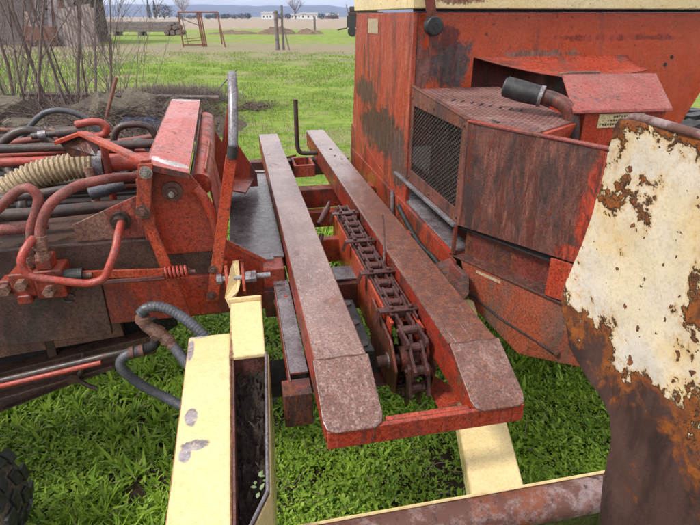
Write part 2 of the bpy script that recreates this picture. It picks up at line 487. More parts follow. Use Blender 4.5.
def obj(name, g, mat, parent=None, bevel=0.0, smooth=False, label=None, seg=2):
    me = bpy.data.meshes.new(name)
    me.from_pydata([tuple(v) for v in g[0]], [], g[1])
    me.update()
    mats = mat if isinstance(mat, (list, tuple)) else [mat]
    for m in mats:
        me.materials.append(M[m] if isinstance(m, str) else m)
    if smooth:
        for p in me.polygons:
            p.use_smooth = True
        me.set_sharp_from_angle(angle=R(45))
    o = bpy.data.objects.new(name, me)
    COL.objects.link(o)
    if parent:
        o.parent = parent
    if bevel:
        b = o.modifiers.new('bevel', 'BEVEL')
        b.width = bevel; b.segments = seg; b.limit_method = 'ANGLE'; b.angle_limit = R(35)
    if label:
        o['label'] = label
    return o

def tag(o, label, cat, group=None):
    o['label'] = label; o['category'] = cat
    if group:
        o['group'] = group
    return o

def empty(name, loc=(0, 0, 0), rz=0):
    o = bpy.data.objects.new(name, None)
    COL.objects.link(o)
    o.location = loc
    o.rotation_euler = (0, 0, rz)
    o.empty_display_size = .2
    return o

def tri_mesh(name, V, T, mat, smooth=False):
    me = bpy.data.meshes.new(name)
    me.vertices.add(len(V)); me.vertices.foreach_set('co', np.asarray(V, np.float32).ravel())
    me.loops.add(len(T) * 3); me.loops.foreach_set('vertex_index', np.asarray(T, np.int32).ravel())
    me.polygons.add(len(T)); me.polygons.foreach_set('loop_start', np.arange(0, len(T) * 3, 3, dtype=np.int32))
    me.polygons.foreach_set('loop_total', np.full(len(T), 3, np.int32))
    me.update(calc_edges=True)
    me.materials.append(mat)
    o = bpy.data.objects.new(name, me)
    COL.objects.link(o)
    return o

# ================================================================== SETTING
def ground_mat():
    N = NT('field_ground')
    s = N.sep(); y = s[1]
    big = N.noise(.22, 6, .6)
    mid = N.noise(1.3, 8, .65)
    fin = N.noise(14, 8, .7)
    green = N.mix(N.ramp(mid, .36, .62), (.135, .215, .028), (.215, .285, .045))
    green = N.mix(N.ramp(N.noise(5, 6, .7), .48, .68, 0, .75), green, (.085, .120, .025))
    tan = N.mix(N.ramp(fin, .3, .7), (.20, .15, .10), (.29, .23, .15))
    d1 = N.ramp(N.math('ADD', N.math('MULTIPLY', big, .8), N.math('MULTIPLY', N.noise(2.6, 9, .72), .7)), .74, .88, 0, .85)
    col = N.mix(d1, green, tan)
    # trodden strip beyond the yard and stubble field farther off
    bandn = N.math('ADD', y, N.math('MULTIPLY', N.math('SUBTRACT', N.noise(.16, 5, .6), .5), 26))
    band = N.math('MULTIPLY', N.ramp(bandn, 22, 27), N.ramp(bandn, 36, 43, 1, 0))
    col = N.mix(N.math('MULTIPLY', band, N.ramp(mid, .3, .6, .45, .95)), col, (.235, .185, .135))
    far = N.ramp(bandn, 78, 95)
    stub = N.mix(N.ramp(N.noise(.5, 6, .65), .4, .6), (.31, .25, .19), (.25, .20, .155))
    col = N.mix(far, col, stub)
    soil = N.mix(N.ramp(fin, .3, .7), (.040, .026, .018), (.075, .050, .034))
    near = N.ramp(y, 3.0, 5.5, 1, 0)
    col = N.mix(near, col, soil)
    b = N.bump(N.noise(9, 8, .7), .8, .06)
    b = N.bump(N.noise(60, 5, .7), .5, .01, b)
    return N.done(col, .9, b, spec=.2)
gm = ground_mat()
g = obj('ground', ([(-6000, -300, 0), (6000, -300, 0), (6000, 6500, 0), (-6000, 6500, 0)], [(0, 1, 2, 3)]), gm)
g['kind'] = 'structure'

def leaf_mat(name, c1, c2, c3, rough=.5, nsc=1.2):
    N = NT(name)
    gi = N.node('ShaderNodeNewGeometry')
    col = N.mix(gi.outputs['Random Per Island'], c1, c2)
    col = N.mix(N.ramp(N.noise(nsc, 5, .65), .42, .62), col, c3)
    m = N.done(col, rough, None, spec=.35)
    N.b.inputs['Subsurface Weight'].default_value = 0
    tr = N.node('ShaderNodeBsdfTranslucent')
    N.put(tr.inputs['Color'], col)
    mx = N.node('ShaderNodeMixShader'); mx.inputs[0].default_value = .38
    out = N.t.nodes['Material Output']
    N.t.links.new(N.b.outputs[0], mx.inputs[1]); N.t.links.new(tr.outputs[0], mx.inputs[2])
    N.t.links.new(mx.outputs[0], out.inputs['Surface'])
    return m
M['weed'] = leaf_mat('weed_leaf', (.090, .215, .018), (.400, .540, .068), (.280, .440, .038), nsc=3.0)
M['grass'] = leaf_mat('grass_blade', (.120, .235, .024), (.240, .355, .046), (.190, .265, .045), nsc=.55)
M['straw'] = leaf_mat('dry_grass', (.25, .19, .12), (.38, .30, .21), (.30, .23, .17), nsc=3.0)

def vnoise(x, y, s, seed):
    return np.array([mnoise.noise(Vector((a * s + seed, b * s - seed, seed * .37))) for a, b in zip(x, y)])

def leaves(px, py, pz, az, ln, wd, lift, droop):
    """curved lance leaves: 5 vertices, 3 triangles each"""
    dx, dy = np.cos(az), np.sin(az)
    nx, ny = -dy, dx
    def P(t, s, h):
        return np.stack([px + dx * ln * t + nx * wd * s, py + dy * ln * t + ny * wd * s, pz + h], 1)
    V = np.stack([P(.0, -.25, 0), P(.0, .25, 0), P(.45 * np.cos(lift), -.5, ln * .5 * np.sin(lift)), P(.45 * np.cos(lift), .5, ln * .5 * np.sin(lift)),
                  P(np.cos(lift), 0, ln * (np.sin(lift) - droop))], 1).reshape(-1, 3)
    k = np.arange(len(px)) * 5
    T = np.concatenate([np.stack([k, k + 1, k + 3], 1), np.stack([k, k + 3, k + 2], 1), np.stack([k + 2, k + 3, k + 4], 1)])
    return V, T

# near weeds under and round the machine
def weeds():
    n = 40000
    x = rng.uniform(-2.3, 2.4, n); y = rng.uniform(.35, 4.6, n)
    keep = (np.abs(x) < .35 + .78 * y + .3)
    x, y = x[keep], y[keep]
    dens = vnoise(x, y, 1.6, 3.1) + .5 * vnoise(x, y, 5, 8.2)
    bare = np.zeros(len(x))
    for (cx, cy, rx, ry) in [(-.33, 1.42, .20, .12), (-1.0, 1.12, .22, .12), (.62, 2.0, .09, .10), (-.12, 1.55, .08, .06)]:
        bare = np.maximum(bare, 1.25 - np.hypot((x - cx) / rx, (y - cy) / ry))
    keep = (dens + rng.uniform(-.35, .35, len(x)) > -.44 + 1.3 * np.clip(bare, 0, 1))
    x, y = x[keep], y[keep]
    grassy = (vnoise(x, y, 1.3, 5.5) - .16 * x + rng.normal(0, .12, len(x))) > .10
    tall = 1 + .5 * vnoise(x, y, 1.3, 9.9)
    PX, PY, PZ, AZ, LN, WD, LF, DR = [], [], [], [], [], [], [], []
    nl = rng.integers(6, 12, len(x))
    for i in range(len(x)):
        k = nl[i]
        a0 = rng.uniform(0, 6.28)
        if grassy[i]:                         # broad blade rosettes
            az_ = a0 + np.arange(k) * 6.28 / k + rng.uniform(-.4, .4, k)
            sz = rng.choice([.55, .75, .95, 1.5], p=[.35, .35, .23, .07])
            ln_ = rng.uniform(.035, .092, k) * tall[i] * sz
            wd_ = rng.uniform(.006, .014, k) * (.7 + .4 * sz); lf_ = rng.uniform(.45, 1.25, k); dr_ = rng.uniform(.0, .35, k)
            ox = rng.normal(0, .008, k); oy = rng.normal(0, .008, k); oz = np.zeros(k)
        else:                                 # feathery small-leaved weeds, leaflets along little stems
            k *= 3
            az_ = rng.uniform(0, 6.28, k)
            sa = a0 + rng.integers(0, 4, k) * 1.6
            t = rng.uniform(.0, .065, k) * tall[i]
            sz = rng.choice([.55, .8, 1.35], p=[.45, .42, .13])
            ln_ = rng.uniform(.012, .030, k) * sz; wd_ = rng.uniform(.006, .013, k) * sz
            lf_ = rng.uniform(.1, 1.0, k); dr_ = rng.uniform(0, .3, k)
            ox, oy, oz = np.cos(sa) * t, np.sin(sa) * t, t * rng.uniform(.4, 1.0, k)
        PX.append(x[i] + ox); PY.append(y[i] + oy); PZ.append(oz); AZ.append(az_); LN.append(ln_); WD.append(wd_); LF.append(lf_); DR.append(dr_)
    c = np.concatenate
    V, T = leaves(c(PX), c(PY), c(PZ), c(AZ), c(LN), c(WD), c(LF), c(DR))
    o = tri_mesh('weeds', V, T, M['weed'])
    o['kind'] = 'stuff'
    tag(o, 'lush green weeds growing under and around the machine', 'weeds')
weeds()

def field_grass():
    n = 260000
    # area density falls with distance
    y = 3.6 + 26 * rng.uniform(0, 1, n) ** 1.7
    x = rng.uniform(-1, 1, n) * (.78 * y + .5)
    keep = (x < .42 * y) & (x > -.72 * y)
    x, y = x[keep], y[keep]
    gx = np.clip(((x + 25) * 6).astype(int), 0, 299); gy = np.clip((y * 6).astype(int), 0, 199)
    grid = np.array([[mnoise.noise(Vector((i / 6 * .9, j / 6 * .9, 2.2))) + .5 * mnoise.noise(Vector((i / 6 * 3, j / 6 * 3, 7.2))) for j in range(200)] for i in range(300)])
    dn = grid[gx, gy]
    keep = dn + rng.uniform(-.3, .3, len(x)) > -.02
    x, y, dn = x[keep], y[keep], dn[keep]
    n = len(x)
    s = np.clip(y / 9, .8, 2.0)
    V, T = leaves(x, y, np.zeros(n), rng.uniform(0, 6.28, n), rng.uniform(.022, .055, n) * s * (1 + dn * .6), rng.uniform(.006, .012, n) * s,
                  rng.uniform(.5, 1.35, n), rng.uniform(0, .25, n))
    o = tri_mesh('grass', V, T, M['grass'])
    o['kind'] = 'stuff'
    tag(o, 'short bright green grass of the yard behind the machine', 'grass')
field_grass()

def dead_straw():
    n = 2600
    x = rng.uniform(-2.0, 2.0, n); y = rng.uniform(.5, 4.5, n)
    V, T = leaves(x, y, rng.uniform(.005, .05, n), rng.uniform(0, 6.28, n), rng.uniform(.04, .13, n), rng.uniform(.0025, .005, n), rng.uniform(-.05, .5, n), rng.uniform(0, .3, n))
    o = tri_mesh('dead_straw', V, T, M['straw'])
    o['kind'] = 'stuff'
    tag(o, 'dead straw lying among the green weeds', 'straw')
dead_straw()

# hills on the horizon
def hills():
    V, F = [], []
    nx = 160
    for j, (yy, hh) in enumerate([(2300, 0), (2500, .35), (2750, .72), (3000, 1.0), (3300, .9)]):
        for i in range(nx + 1):
            xx = -3000 + 6000 * i / nx
            h = 46 + 16 * mnoise.noise(Vector((xx / 700, 3.3, 0))) + 8 * mnoise.noise(Vector((xx / 210, 9.3, j * .4))) + 4 * mnoise.noise(Vector((xx / 70, 1.3, j)))
            h += 8 * math.exp(-((xx + 500) / 600) ** 2)
            V.append((xx, yy + 120 * mnoise.noise(Vector((xx / 300, j, 4))), h * hh - (1 if j == 0 else 0)))
    for j in range(4):
        for i in range(nx):
            k = j * (nx + 1) + i
            F.append((k, k + 1, k + nx + 2, k + nx + 1))
    N = NT('hazy_hill_scrub')
    col = N.mix(N.ramp(N.noise(.012, 8, .65), .4, .6), (.045, .055, .075), (.075, .080, .095))  # scrub tinted blue, part of the distance haze is in this colour
    m = N.done(col, .95, None, spec=.1)
    o = obj('hills', (V, F), m, smooth=True)
    o['kind'] = 'structure'
hills()

# ================================================================== THE BALE WAGON (one machine; local frame: a right, b away, z up)
W_ = empty('bale_wagon', (.132, 1.0, 0), R(11.7))
tag(W_, 'rusty red and pale yellow hay bale wagon with loading rails, chain and engine housing', 'farm machine')

def slots(o, fn):
    for p in o.data.polygons:
        p.material_index = fn(p)

def bolt(parent, c, axis, r=.009, h=.010, mat='bolt', washer=True, name='bolt'):
    ax = Vector(axis).normalized()
    gs = [tube([Vector(c), Vector(c) + ax * h], r, 6)]
    if washer:
        gs.append(tube([Vector(c), Vector(c) + ax * h * .28], r * 1.55, 14))
    gs.append(tube([Vector(c) + ax * h, Vector(c) + ax * h * 1.5], r * .5, 8))
    return obj(name, join(*gs), mat, parent, bevel=.0008)

# ---- loading rails -------------------------------------------------
def rail(a0, a1, top, b_far, sd):
    ptop = []
    nb = 64
    for k in range(nb + 1):
        b = b_far * (1 - k / nb)
        ptop.append((b, 1.01 + .0016 * mnoise.noise(Vector((b * 4, sd, 0))) + .0008 * mnoise.noise(Vector((b * 19, sd, 3)))))
    prof = ptop + [(-.138, .946), (-.138, .905), (.02, .905), (b_far, .905)]
    o = obj('loading_rail', prism([(a0, b, z) for b, z in prof], (a1 - a0, 0, 0)), [top, 'rail_side'], W_, bevel=.0035, seg=3)
    slots(o, lambda p: 0 if p.normal.z > .5 else 1)
    sl = (1.0115 - .9505) / .138
    zz = lambda b: 1.0125 + b * sl
    w0, w1 = a0 - .003, a1 + .003
    pl = [(w0, .004), (w0, -.128), (w0 + .006, -.146), (w0 + .022, -.153), (w1 - .022, -.153), (w1 - .006, -.146), (w1, -.128), (w1, .004)]
    obj('rail_lip', prism([(a, b, zz(b)) for a, b in pl], (0, 0, -.0055)), top, o, bevel=.002)
    obj('weld_seam', tube([(a0 + .004, .004, 1.0122), (a0 + (a1 - a0) * .3, .0025, 1.013), ((a0 + a1) / 2, .005, 1.0125), (a0 + (a1 - a0) * .75, .003, 1.013), (a1 - .004, .004, 1.0122)], .0026, 6, 4), 'bolt_rust', o, smooth=True)
    return o
rL = rail(-.215, -.095, 'rail_top_a', 2.53, 1.5)
rR = rail(.105, .222, 'rail_top_b', 2.60, 8.5)
obj('edge_lip', tube([(.1045, .01, 1.0085), (.1045, 2.58, 1.0085)], .0035, 6), 'rail_top_a', rR, smooth=True)
for (a, b) in [(.17, 2.02), (.165, 1.86), (.19, 1.78)]:
    obj('bolt_hole', cyl((a, b, 1.0105), (0, 0, 1), .008, .002, 12), 'dark', rR)
obj('front_bar', join(box(-.212, .219, -.150, -.1385, .898, .943), box(-.088, .098, -.1385, -.124, .937, .943)), 'red', W_, bevel=.002)
for a in (-.155, .16):
    obj('lip_gusset', prism([(a, -.135, .90), (a, .1, .90), (a, .1, .86)], (.006, 0, 0)), 'red_dark', W_)

# crossmembers between and under the rails
def cross(b0, b1, z0, z1, a0=-.30, a1=.33, mat='red_dark'):
    return obj('crossmember', box(a0, a1, b0, b1, z0, z1), mat, W_, bevel=.003)
cross(1.62, 1.70, .80, .90, mat='red')
cross(1.50, 1.56, .74, .82, mat='red')
cross(.95, .99, .80, .90, mat='red')
cross(.60, .66, .78, .88)
cross(2.28, 2.36, .79, .89)
obj('small_plate', box(-.085, .02, .62, .72, .884, .890), 'shelf', W_, bevel=.001)
obj('cross_pan', box(-.09, .02, .22, .60, .74, .746), 'red_dark', W_, bevel=.001)
# bracket frame with square opening at the far end
sq = join(box(-.06, .055, 1.86, 1.88, .90, .965), box(-.06, .055, 2.04, 2.06, .90, .965), box(-.06, -.045, 1.88, 2.04, .90, .965), box(.04, .055, 1.88, 2.04, .90, .965))
obj('square_bracket', sq, 'red', W_, bevel=.002)
obj('bracket_arm', bar((-.08, 2.07, .96), (-.045, 1.95, 1.00), .02, .008, (1, 0, 0)), 'red_dark', W_)
obj('stop_pipe', tube([(-.012, 2.10, 1.28), (-.013, 2.10, 1.10), (-.012, 2.10, 1.02), (.0, 2.10, .985), (.03, 2.10, .975), (.12, 2.10, .973)], .013, 12, 6), 'darkpipe', W_, smooth=True)

# ---- chain conveyor -----------------------------------------------
cv = obj('conveyor_frame', join(box(.016, .022, .20, 1.08, .80, .955), box(.016, .026, .20, 1.08, .955, .963), box(.092, .098, .16, 1.10, .84, .955),
                               box(.088, .098, .16, 1.10, .955, .962), box(.022, .092, .24, 1.06, .935, .940)), 'red_clean', W_, bevel=.0015)
obj('guide_strip', box(.0215, .027, .22, 1.07, .9635, .974), 'chain', cv, bevel=.001)
obj('guide_strip', box(.0885, .094, .20, 1.07, .9625, .974), 'chain', cv, bevel=.001)
obj('side_floor', box(.0985, .104, .16, 1.1, .80, .92), 'red_dark', cv)
# the chain: each link an object; two side plates and a roller, shared mesh
SPC, SR = Vector((.057, .165, .868)), .088
path = []
p0 = Vector((.057, 1.06, .985)); p1 = Vector((.057, .165, .956))
L1 = (p1 - p0).length
PITCH = .058
for i in range(int(L1 / PITCH)):
    path.append((p0.lerp(p1, i * PITCH / L1), (p1 - p0).normalized()))
k = 0
while k * PITCH / SR < 3.3:
    th = math.pi / 2 + k * PITCH / SR
    path.append((SPC + Vector((0, math.cos(th) * SR, math.sin(th) * SR)), Vector((0, -math.sin(th), math.cos(th)))))
    k += 1
for i in range(9):
    path.append((SPC + Vector((0, i * PITCH, -SR - .004)), Vector((0, 1, 0))))
chain = empty('chain'); chain.parent = W_
def link_mesh(wd):
    P = PITCH
    gs = []
    for s in (-1, 1):
        x0, x1 = sorted((s * wd, s * (wd + .0078)))
        pl = [(x0, -.010, -.014), (x0, P * .5, -.0105), (x0, P + .010, -.014), (x0, P + .017, -.006), (x0, P + .017, .006), (x0, P + .010, .014), (x0, P * .5, .0105), (x0, -.010, .014), (x0, -.017, .006), (x0, -.017, -.006)]
        gs.append(prism(pl, (x1 - x0, 0, 0)))
    gs.append(cyl((0, 0, 0), (1, 0, 0), .0125, wd * 2, 12))
    gs.append(cyl((0, 0, 0), (1, 0, 0), .0062, wd * 2 + .026, 8))
    return join(*gs)
me_links = []
for wd in (.0125, .0210):
    o = obj('chain_link', link_mesh(wd), 'chain', chain, bevel=.0008, seg=1)
    me_links.append(o)
used = [False, False]
for i, (p, t) in enumerate(path):
    kind = i % 2
    if not used[kind]:
        o = me_links[kind]; used[kind] = True
    else:
        o = me_links[kind].copy(); COL.objects.link(o)
    o.parent = chain
    x = Vector((1, 0, 0)); y = t.normalized(); z = x.cross(y)
    o.matrix_local = Matrix.Translation(p) @ Matrix((x, y, z)).transposed().to_4x4()
for b, zz in ((.98, .992), (.71, .985), (.47, .978), (.245, .972)):
    fl = join(box(-.005, .118, b - .013, b + .013, zz, zz + .006), prism([(.0, b + .013, zz), (.0, b - .013, zz), (-.012, b - .013, zz - .03), (-.012, b + .013, zz - .03)], (-.004, 0, 0)),
              cyl((.030, b, zz + .009), (0, 0, 1), .007, .01, 6), cyl((.085, b, zz + .009), (0, 0, 1), .007, .01, 6))
    obj('pusher_plate', fl, 'chain', chain, bevel=.0015)
# sprocket
sp = []
for i in range(26):
    t0 = i / 26 * 6.2832
    r = SR - .003 if i % 2 else SR - .018
    sp.append((0, math.cos(t0) * r, math.sin(t0) * r))
spk = obj('sprocket', prism([tuple(SPC + Vector(q) - Vector((.005, 0, 0))) for q in sp], (.010, 0, 0)), 'chain', W_, bevel=.001)
obj('sprocket_shaft', cyl(tuple(SPC), (1, 0, 0), .014, .17, 14), 'bolt_rust', spk, smooth=True)
obj('hub', cyl(tuple(SPC), (1, 0, 0), .034, .05, 18), 'red_dark', spk, smooth=True)
for s, a in ((-1, .010), (1, .108)):
    pr = [(a, .36, .955), (a, .15, .935), (a, .095, .88), (a, .11, .80), (a, .36, .76)]
    cp = obj('sprocket_cheek', prism(pr, (.007 * s, 0, 0)), 'red_dark', W_, bevel=.0015)
    bolt(cp, (a + .007 * s, .165, .868), (s, 0, 0), .014, .014)
obj('lower_plate', prism([(.10, .02, .80), (.19, .05, .80), (.10, .22, .80)], (0, 0, .006)), 'red', W_, bevel=.001)
# slotted pad bolted beside the left rail
pad = obj('rubber_pad', prism([(-.088, .16, .90), (-.035, .16, .895), (-.035, .44, .895), (-.088, .44, .90)], (0, 0, .014)), 'black', W_, bevel=.003)
for b in (.19, .30, .41):
    obj('pad_slot', cyl((-.06, b, .9135), (0, 0, 1), .014, .004, 16), 'darkpipe', pad)
# upright rusty rod and a bent tine
obj('upright_rod', tube([(.098, .56, .93), (.094, .562, 1.05), (.086, .558, 1.135)], [.0048, .0042, .003], 8, 4), 'bar', W_, smooth=True)
obj('bent_tine', tube([(.013, 1.14, .99), (-.02, 1.05, .975), (-.06, .98, .955)], [.006, .016, .010], 8, 5), 'chain', W_, smooth=True)
obj('bent_tine', tube([(-.055, .93, .93), (-.09, .80, .88), (-.06, .70, .84)], [.010, .014, .010], 8, 5), 'chain', W_, smooth=True)
for i in range(9):
    b = .30 + i * .085 + random.uniform(-.02, .02)
    obj('clamp_tab', prism([(.098, b, .93), (.110, b, .93), (.110, b + .03, .93), (.098, b + .03, .93)], (0, 0, .012 + .01 * random.random())), random.choice(['chain', 'red']), cv)

# ---- grey shelf and flange left of the left rail ---------------------
obj('side_shelf', prism([(-.405, .74, .95), (-.218, .72, .95), (-.218, 1.80, .95), (-.400, 1.82, .95)], (0, 0, -.008)), 'shelf', W_, bevel=.0015)
obj('shelf_clip', bar((-.30, 1.85, .952), (-.22, 1.82, .955), .025, .004, (0, 1, 0)), 'steel', W_)
fl = obj('side_flange', join(box(-.262, -.2165, .12, .735, .893, .899), box(-.266, -.2625, .09, .735, .835, .899)), ['shelf', 'red'], W_, bevel=.001)
slots(fl, lambda p: 0 if p.normal.z > .5 else 1)
obj('flange_end', box(-.285, -.2165, .04, .10, .80, .895), 'red_dark', W_, bevel=.002)
for b in (.52,):
    obj('paint_dab', cyl((-.235, b, .8995), (0, 0, 1), .006, .002, 10), 'redpipe', fl)
obj('cross_shaft', cyl((-.14, .33, .73), (1, 0, 0), .055, .56, 28), 'dark', W_, smooth=True)
obj('shaft_sleeve', cyl((-.37, .31, .75), (1, 0, 0), .034, .12, 22), 'black', W_, smooth=True)
obj('bent_stay', tube([(-.26, .60, .84), (-.235, .45, .82), (-.245, .34, .79)], .013, 10, 5), 'red_dark', W_, smooth=True)

# ---- tongue beam -------------------------------------------------------
obj('tongue_beam', box(-2.9, -.44, .662, .96, .80, 1.072), 'brown', W_, bevel=.006)
lp = obj('tongue_plate', box(-2.9, -.80, .640, .6615, .752, .955), 'brown', W_, bevel=.003)
obj('tongue_plate', box(-.798, -.28, .646, .6615, .790, .935), 'bracket', W_, bevel=.003)
obj('wire_curl', tube([(-.90 + .018 * math.cos(t * .6), .632, .905 + .014 * math.sin(t * .6)) for t in range(10)], .004, 6), 'darkpipe', lp)
obj('end_gusset', prism([(-.43, .655, 1.065), (-.298, .655, .965), (-.285, .655, .80), (-.46, .655, .80)], (0, .006, 0)), 'red', W_, bevel=.002)
obj('end_cap', box(-.297, -.225, .63, .95, .80, .945), 'red', W_, bevel=.004)
obj('end_strap', bar((-.41, .652, 1.050), (-.285, .652, .965), .014, .006, (0, 0, 1)), 'red', W_, bevel=.001)
obj('end_foot', box(-.300, -.255, .70, .745, .945, .951), 'steel', W_)
# fixing plates
gp = obj('gusset_plate', prism([(-.85, .672, 1.075), (-.85, .672, 1.130), (-.66, .672, 1.208), (-.60, .672, 1.208), (-.60, .672, 1.075)], (0, .008, 0)), 'tan', W_, bevel=.002)
bp = obj('bracket_plate', prism([(-.645, .645, 1.075), (-.645, .645, 1.265), (-.60, .645, 1.30), (-.49, .645, 1.275), (-.462, .645, 1.235), (-.405, .645, 1.060), (-.45, .645, 1.02), (-.59, .645, 1.02)], (0, .010, 0)), 'bracket', W_, bevel=.003)
b1 = obj('pivot_nut', join(cyl((-.545, .630, 1.227), (0, 1, 0), .017, .03, 6), cyl((-.545, .640, 1.227), (0, 1, 0), .030, .012, 20), cyl((-.545, .615, 1.227), (0, 1, 0), .010, .02, 12)), 'bolt_rust', bp, bevel=.001)
obj('nut_face', cyl((-.545, .6045, 1.227), (0, 1, 0), .0085, .003, 12), 'bolt', b1)

# ---- faded cover box ------------------------------------------------------
cvx = obj('cover', prism([(-.600, .60, 1.322), (-.488, .60, 1.287), (-.492, 1.55, 1.366), (-.612, 1.55, 1.372)], (0, 0, -.006)), 'pink', W_, bevel=.0015)
obj('cover_lip', prism([(-.602, .597, 1.326), (-.486, .597, 1.291), (-.486, .597, 1.272), (-.602, .597, 1.307)], (0, -.004, 0)), 'red', cvx, bevel=.001)
obj('cover_side', prism([(-.607, .60, 1.318), (-.607, .60, 1.06), (-.614, 1.52, 1.06), (-.617, 1.52, 1.366)], (.005, 0, 0)), 'bracket', W_)
obj('roll_sheet', tube([(-.468, .70, 1.225), (-.462, 1.05, 1.262), (-.468, 1.4, 1.30)], .036, 16), 'red', W_, smooth=True)
obj('cover_web', prism([(-.489, .66, 1.26), (-.489, 1.54, 1.355), (-.489, 1.54, 1.06), (-.489, .66, 1.06)], (.006, 0, 0)), 'red_dark', W_)
obj('curved_flange', tube([(-.480, .63, 1.235), (-.455, .63, 1.20), (-.437, .63, 1.14), (-.425, .63, 1.07)], .016, 10, 5), 'bracket', W_, smooth=True)
obj('side_fin', prism([(-.452, .72, 1.27), (-.425, .72, 1.06), (-.412, 1.0, 1.06), (-.445, 1.0, 1.30)], (.006, 0, 0)), 'red', W_, bevel=.001)
obj('side_fin', prism([(-.486, 1.5, 1.335), (-.415, 1.5, 1.186), (-.367, 1.5, 1.375), (-.355, 1.5, 1.19), (-.27, 1.5, 1.03), (-.27, 1.5, .97), (-.486, 1.5, .97)], (0, .008, 0)), 'red', W_, bevel=.001)
obj('fin_ledge', prism([(-.41, 1.10, 1.08), (-.33, 1.10, 1.06), (-.27, 1.62, .99), (-.41, 1.62, 1.01)], (0, 0, .008)), 'red', W_, bevel=.001)
for i in range(7):
    obj('grease_lump', join(*[tube([(q[0], q[1], q[2] - .012), (q[0], q[1], q[2]), (q[0] + .004, q[1], q[2] + .012)], [.006, .014, .004], 7)
                              for q in [(-.462 + random.uniform(-.016, .016), 1.15 + .05 * i, 1.24 + .012 * i + random.uniform(-.03, .03))]]), 'dark', W_, smooth=True)

# ---- levers and linkage -----------------------------------------------------
lv = obj('lever_bar', prism([(-.486, .600, .865), (-.447, .600, .865), (-.345, .600, 1.335), (-.378, .600, 1.335)], (0, .010, 0)), 'red_clean', W_, bevel=.002)
obj('lever_grip', join(tube([(-.362, .602, 1.325), (-.355, .605, 1.36)], [.0155, .0155], 12)), 'dark', lv, smooth=True)
pp = tube([(-.356, .604, 1.352), (-.349, .63, 1.42), (-.343, .68, 1.49), (-.340, .74, 1.545)], .0138, 16, 5, caps=False)
tp = obj('lever_tube', pp, 'palepipe', lv, smooth=True)
tp.modifiers.new('solid', 'SOLIDIFY').thickness = .003
for c in ((-.452, .600, .975), (-.467, .600, .885)):
    bolt(lv, c, (0, -1, 0), .010, .008, 'bolt_rust')
l2 = obj('link_bar', prism([(-.620, .588, 1.325), (-.580, .588, 1.325), (-.610, .588, 1.165), (-.652, .588, 1.165)], (0, .008, 0)), 'red_clean', W_, bevel=.002)
bolt(l2, (-.602, .588, 1.300), (0, -1, 0), .012, .012)
bolt(l2, (-.628, .588, 1.185), (0, -1, 0), .014, .012, 'bolt_rust')
obj('link_bar', prism([(-.645, .598, 1.200), (-.612, .598, 1.190), (-.535, .598, .80), (-.575, .598, .80)], (0, .008, 0)), 'red_clean', W_, bevel=.002)
l4 = obj('push_rod', bar((-.875, .585, 1.005), (-.585, .585, .988), .026, .008, (0, 0, 1)), 'red_clean', W_, bevel=.002)
hel = [(-.595 + .07 * t / 60, .585 + .016 * math.cos(t * .63), .986 + .016 * math.sin(t * .63)) for t in range(61)]
obj('coil_spring', tube(hel, .0042, 6), 'redpipe', l4, smooth=True)
obj('spring_pin', tube([(-.60, .585, .986), (-.505, .585, .982)], .006, 8), 'bolt_rust', l4)
obj('threaded_rod', tube([(-.87, .60, .965), (-.60, .60, .962)], .008, 8), 'redhose', W_, smooth=True)
obj('bent_link_bar', join(bar((-.916, .90, 1.333), (-.831, .90, 1.360), .034, .012, (0, 1, 0)), bar((-.831, .90, 1.360), (-.60, .61, 1.325), .034, .012, (0, 1, 0))), 'red_clean', W_, bevel=.002)
obj('link_web', prism([(-.905, .905, 1.328), (-.831, .905, 1.352), (-.77, .84, 1.342), (-.79, .85, 1.295), (-.88, .90, 1.285)], (0, .006, 0)), 'red_dark', W_, bevel=.001)

M['rustpipe_w'] = simple('rusty_brown_pipe', (.14, .05, .032), (.20, .085, .055), 14, .55, .4)
# ---- hydraulic valve and hoses on the tongue ----------------------------------
vb = obj('valve_body', join(box(-1.02, -.955, .565, .64, .955, 1.03), box(-.955, -.875, .56, .645, .945, 1.035), box(-1.05, -1.02, .57, .62, .965, 1.01), box(-.94, -.90, .565, .63, 1.035, 1.07), box(-1.01, -.97, .555, .6, .935, .965)), 'bracket', W_, bevel=.006, seg=3)
obj('valve_end_cap', cyl((-.850, .585, 1.0), (1, 0, 0), .024, .05, 20), 'black', vb, smooth=True)
obj('valve_spool', cyl((-.815, .585, 1.0), (1, 0, 0), .012, .03, 14), 'bolt_rust', vb, smooth=True)
for c in ((-1.035, .565, .985), (-.985, .555, 1.0), (-.915, .55, .975)):
    obj('valve_port', cyl(c, (0, 1, 0), .017, .03, 6), 'tan', vb, bevel=.002)
for (a, b, z0, z1) in ((-.962, .60, 1.04, 1.10), (-.920, .585, 1.05, 1.125)):
    obj('hose_fitting', join(cyl((a, b, (z0 + z1) / 2), (0, 0, 1), .016, z1 - z0, 12), cyl((a, b, z0 + .02), (0, 0, 1), .022, .022, 6), cyl((a, b, z1 - .012), (0, 0, 1), .021, .018, 6)), 'tan', vb, bevel=.001)
obj('red_pressure_pipe', tube([(-.706, .66, 1.14), (-.706, .59, 1.125), (-.716, .55, 1.085), (-.738, .53, 1.040), (-.755, .525, 1.014), (-.783, .525, 1.003), (-.82, .525, 1.004), (-.930, .525, 1.034), (-.955, .525, 1.056), (-.955, .53, 1.092), (-.940, .555, 1.12), (-.93, .58, 1.13)], .0115, 12, 6), 'redpipe', W_, smooth=True)
obj('pipe_fitting', join(cyl((-.712, .665, 1.135), (0, 1, .15), .022, .05, 16), cyl((-.712, .668, 1.135), (0, 1, .15), .030, .014, 20)), 'darkpipe', W_, smooth=True)
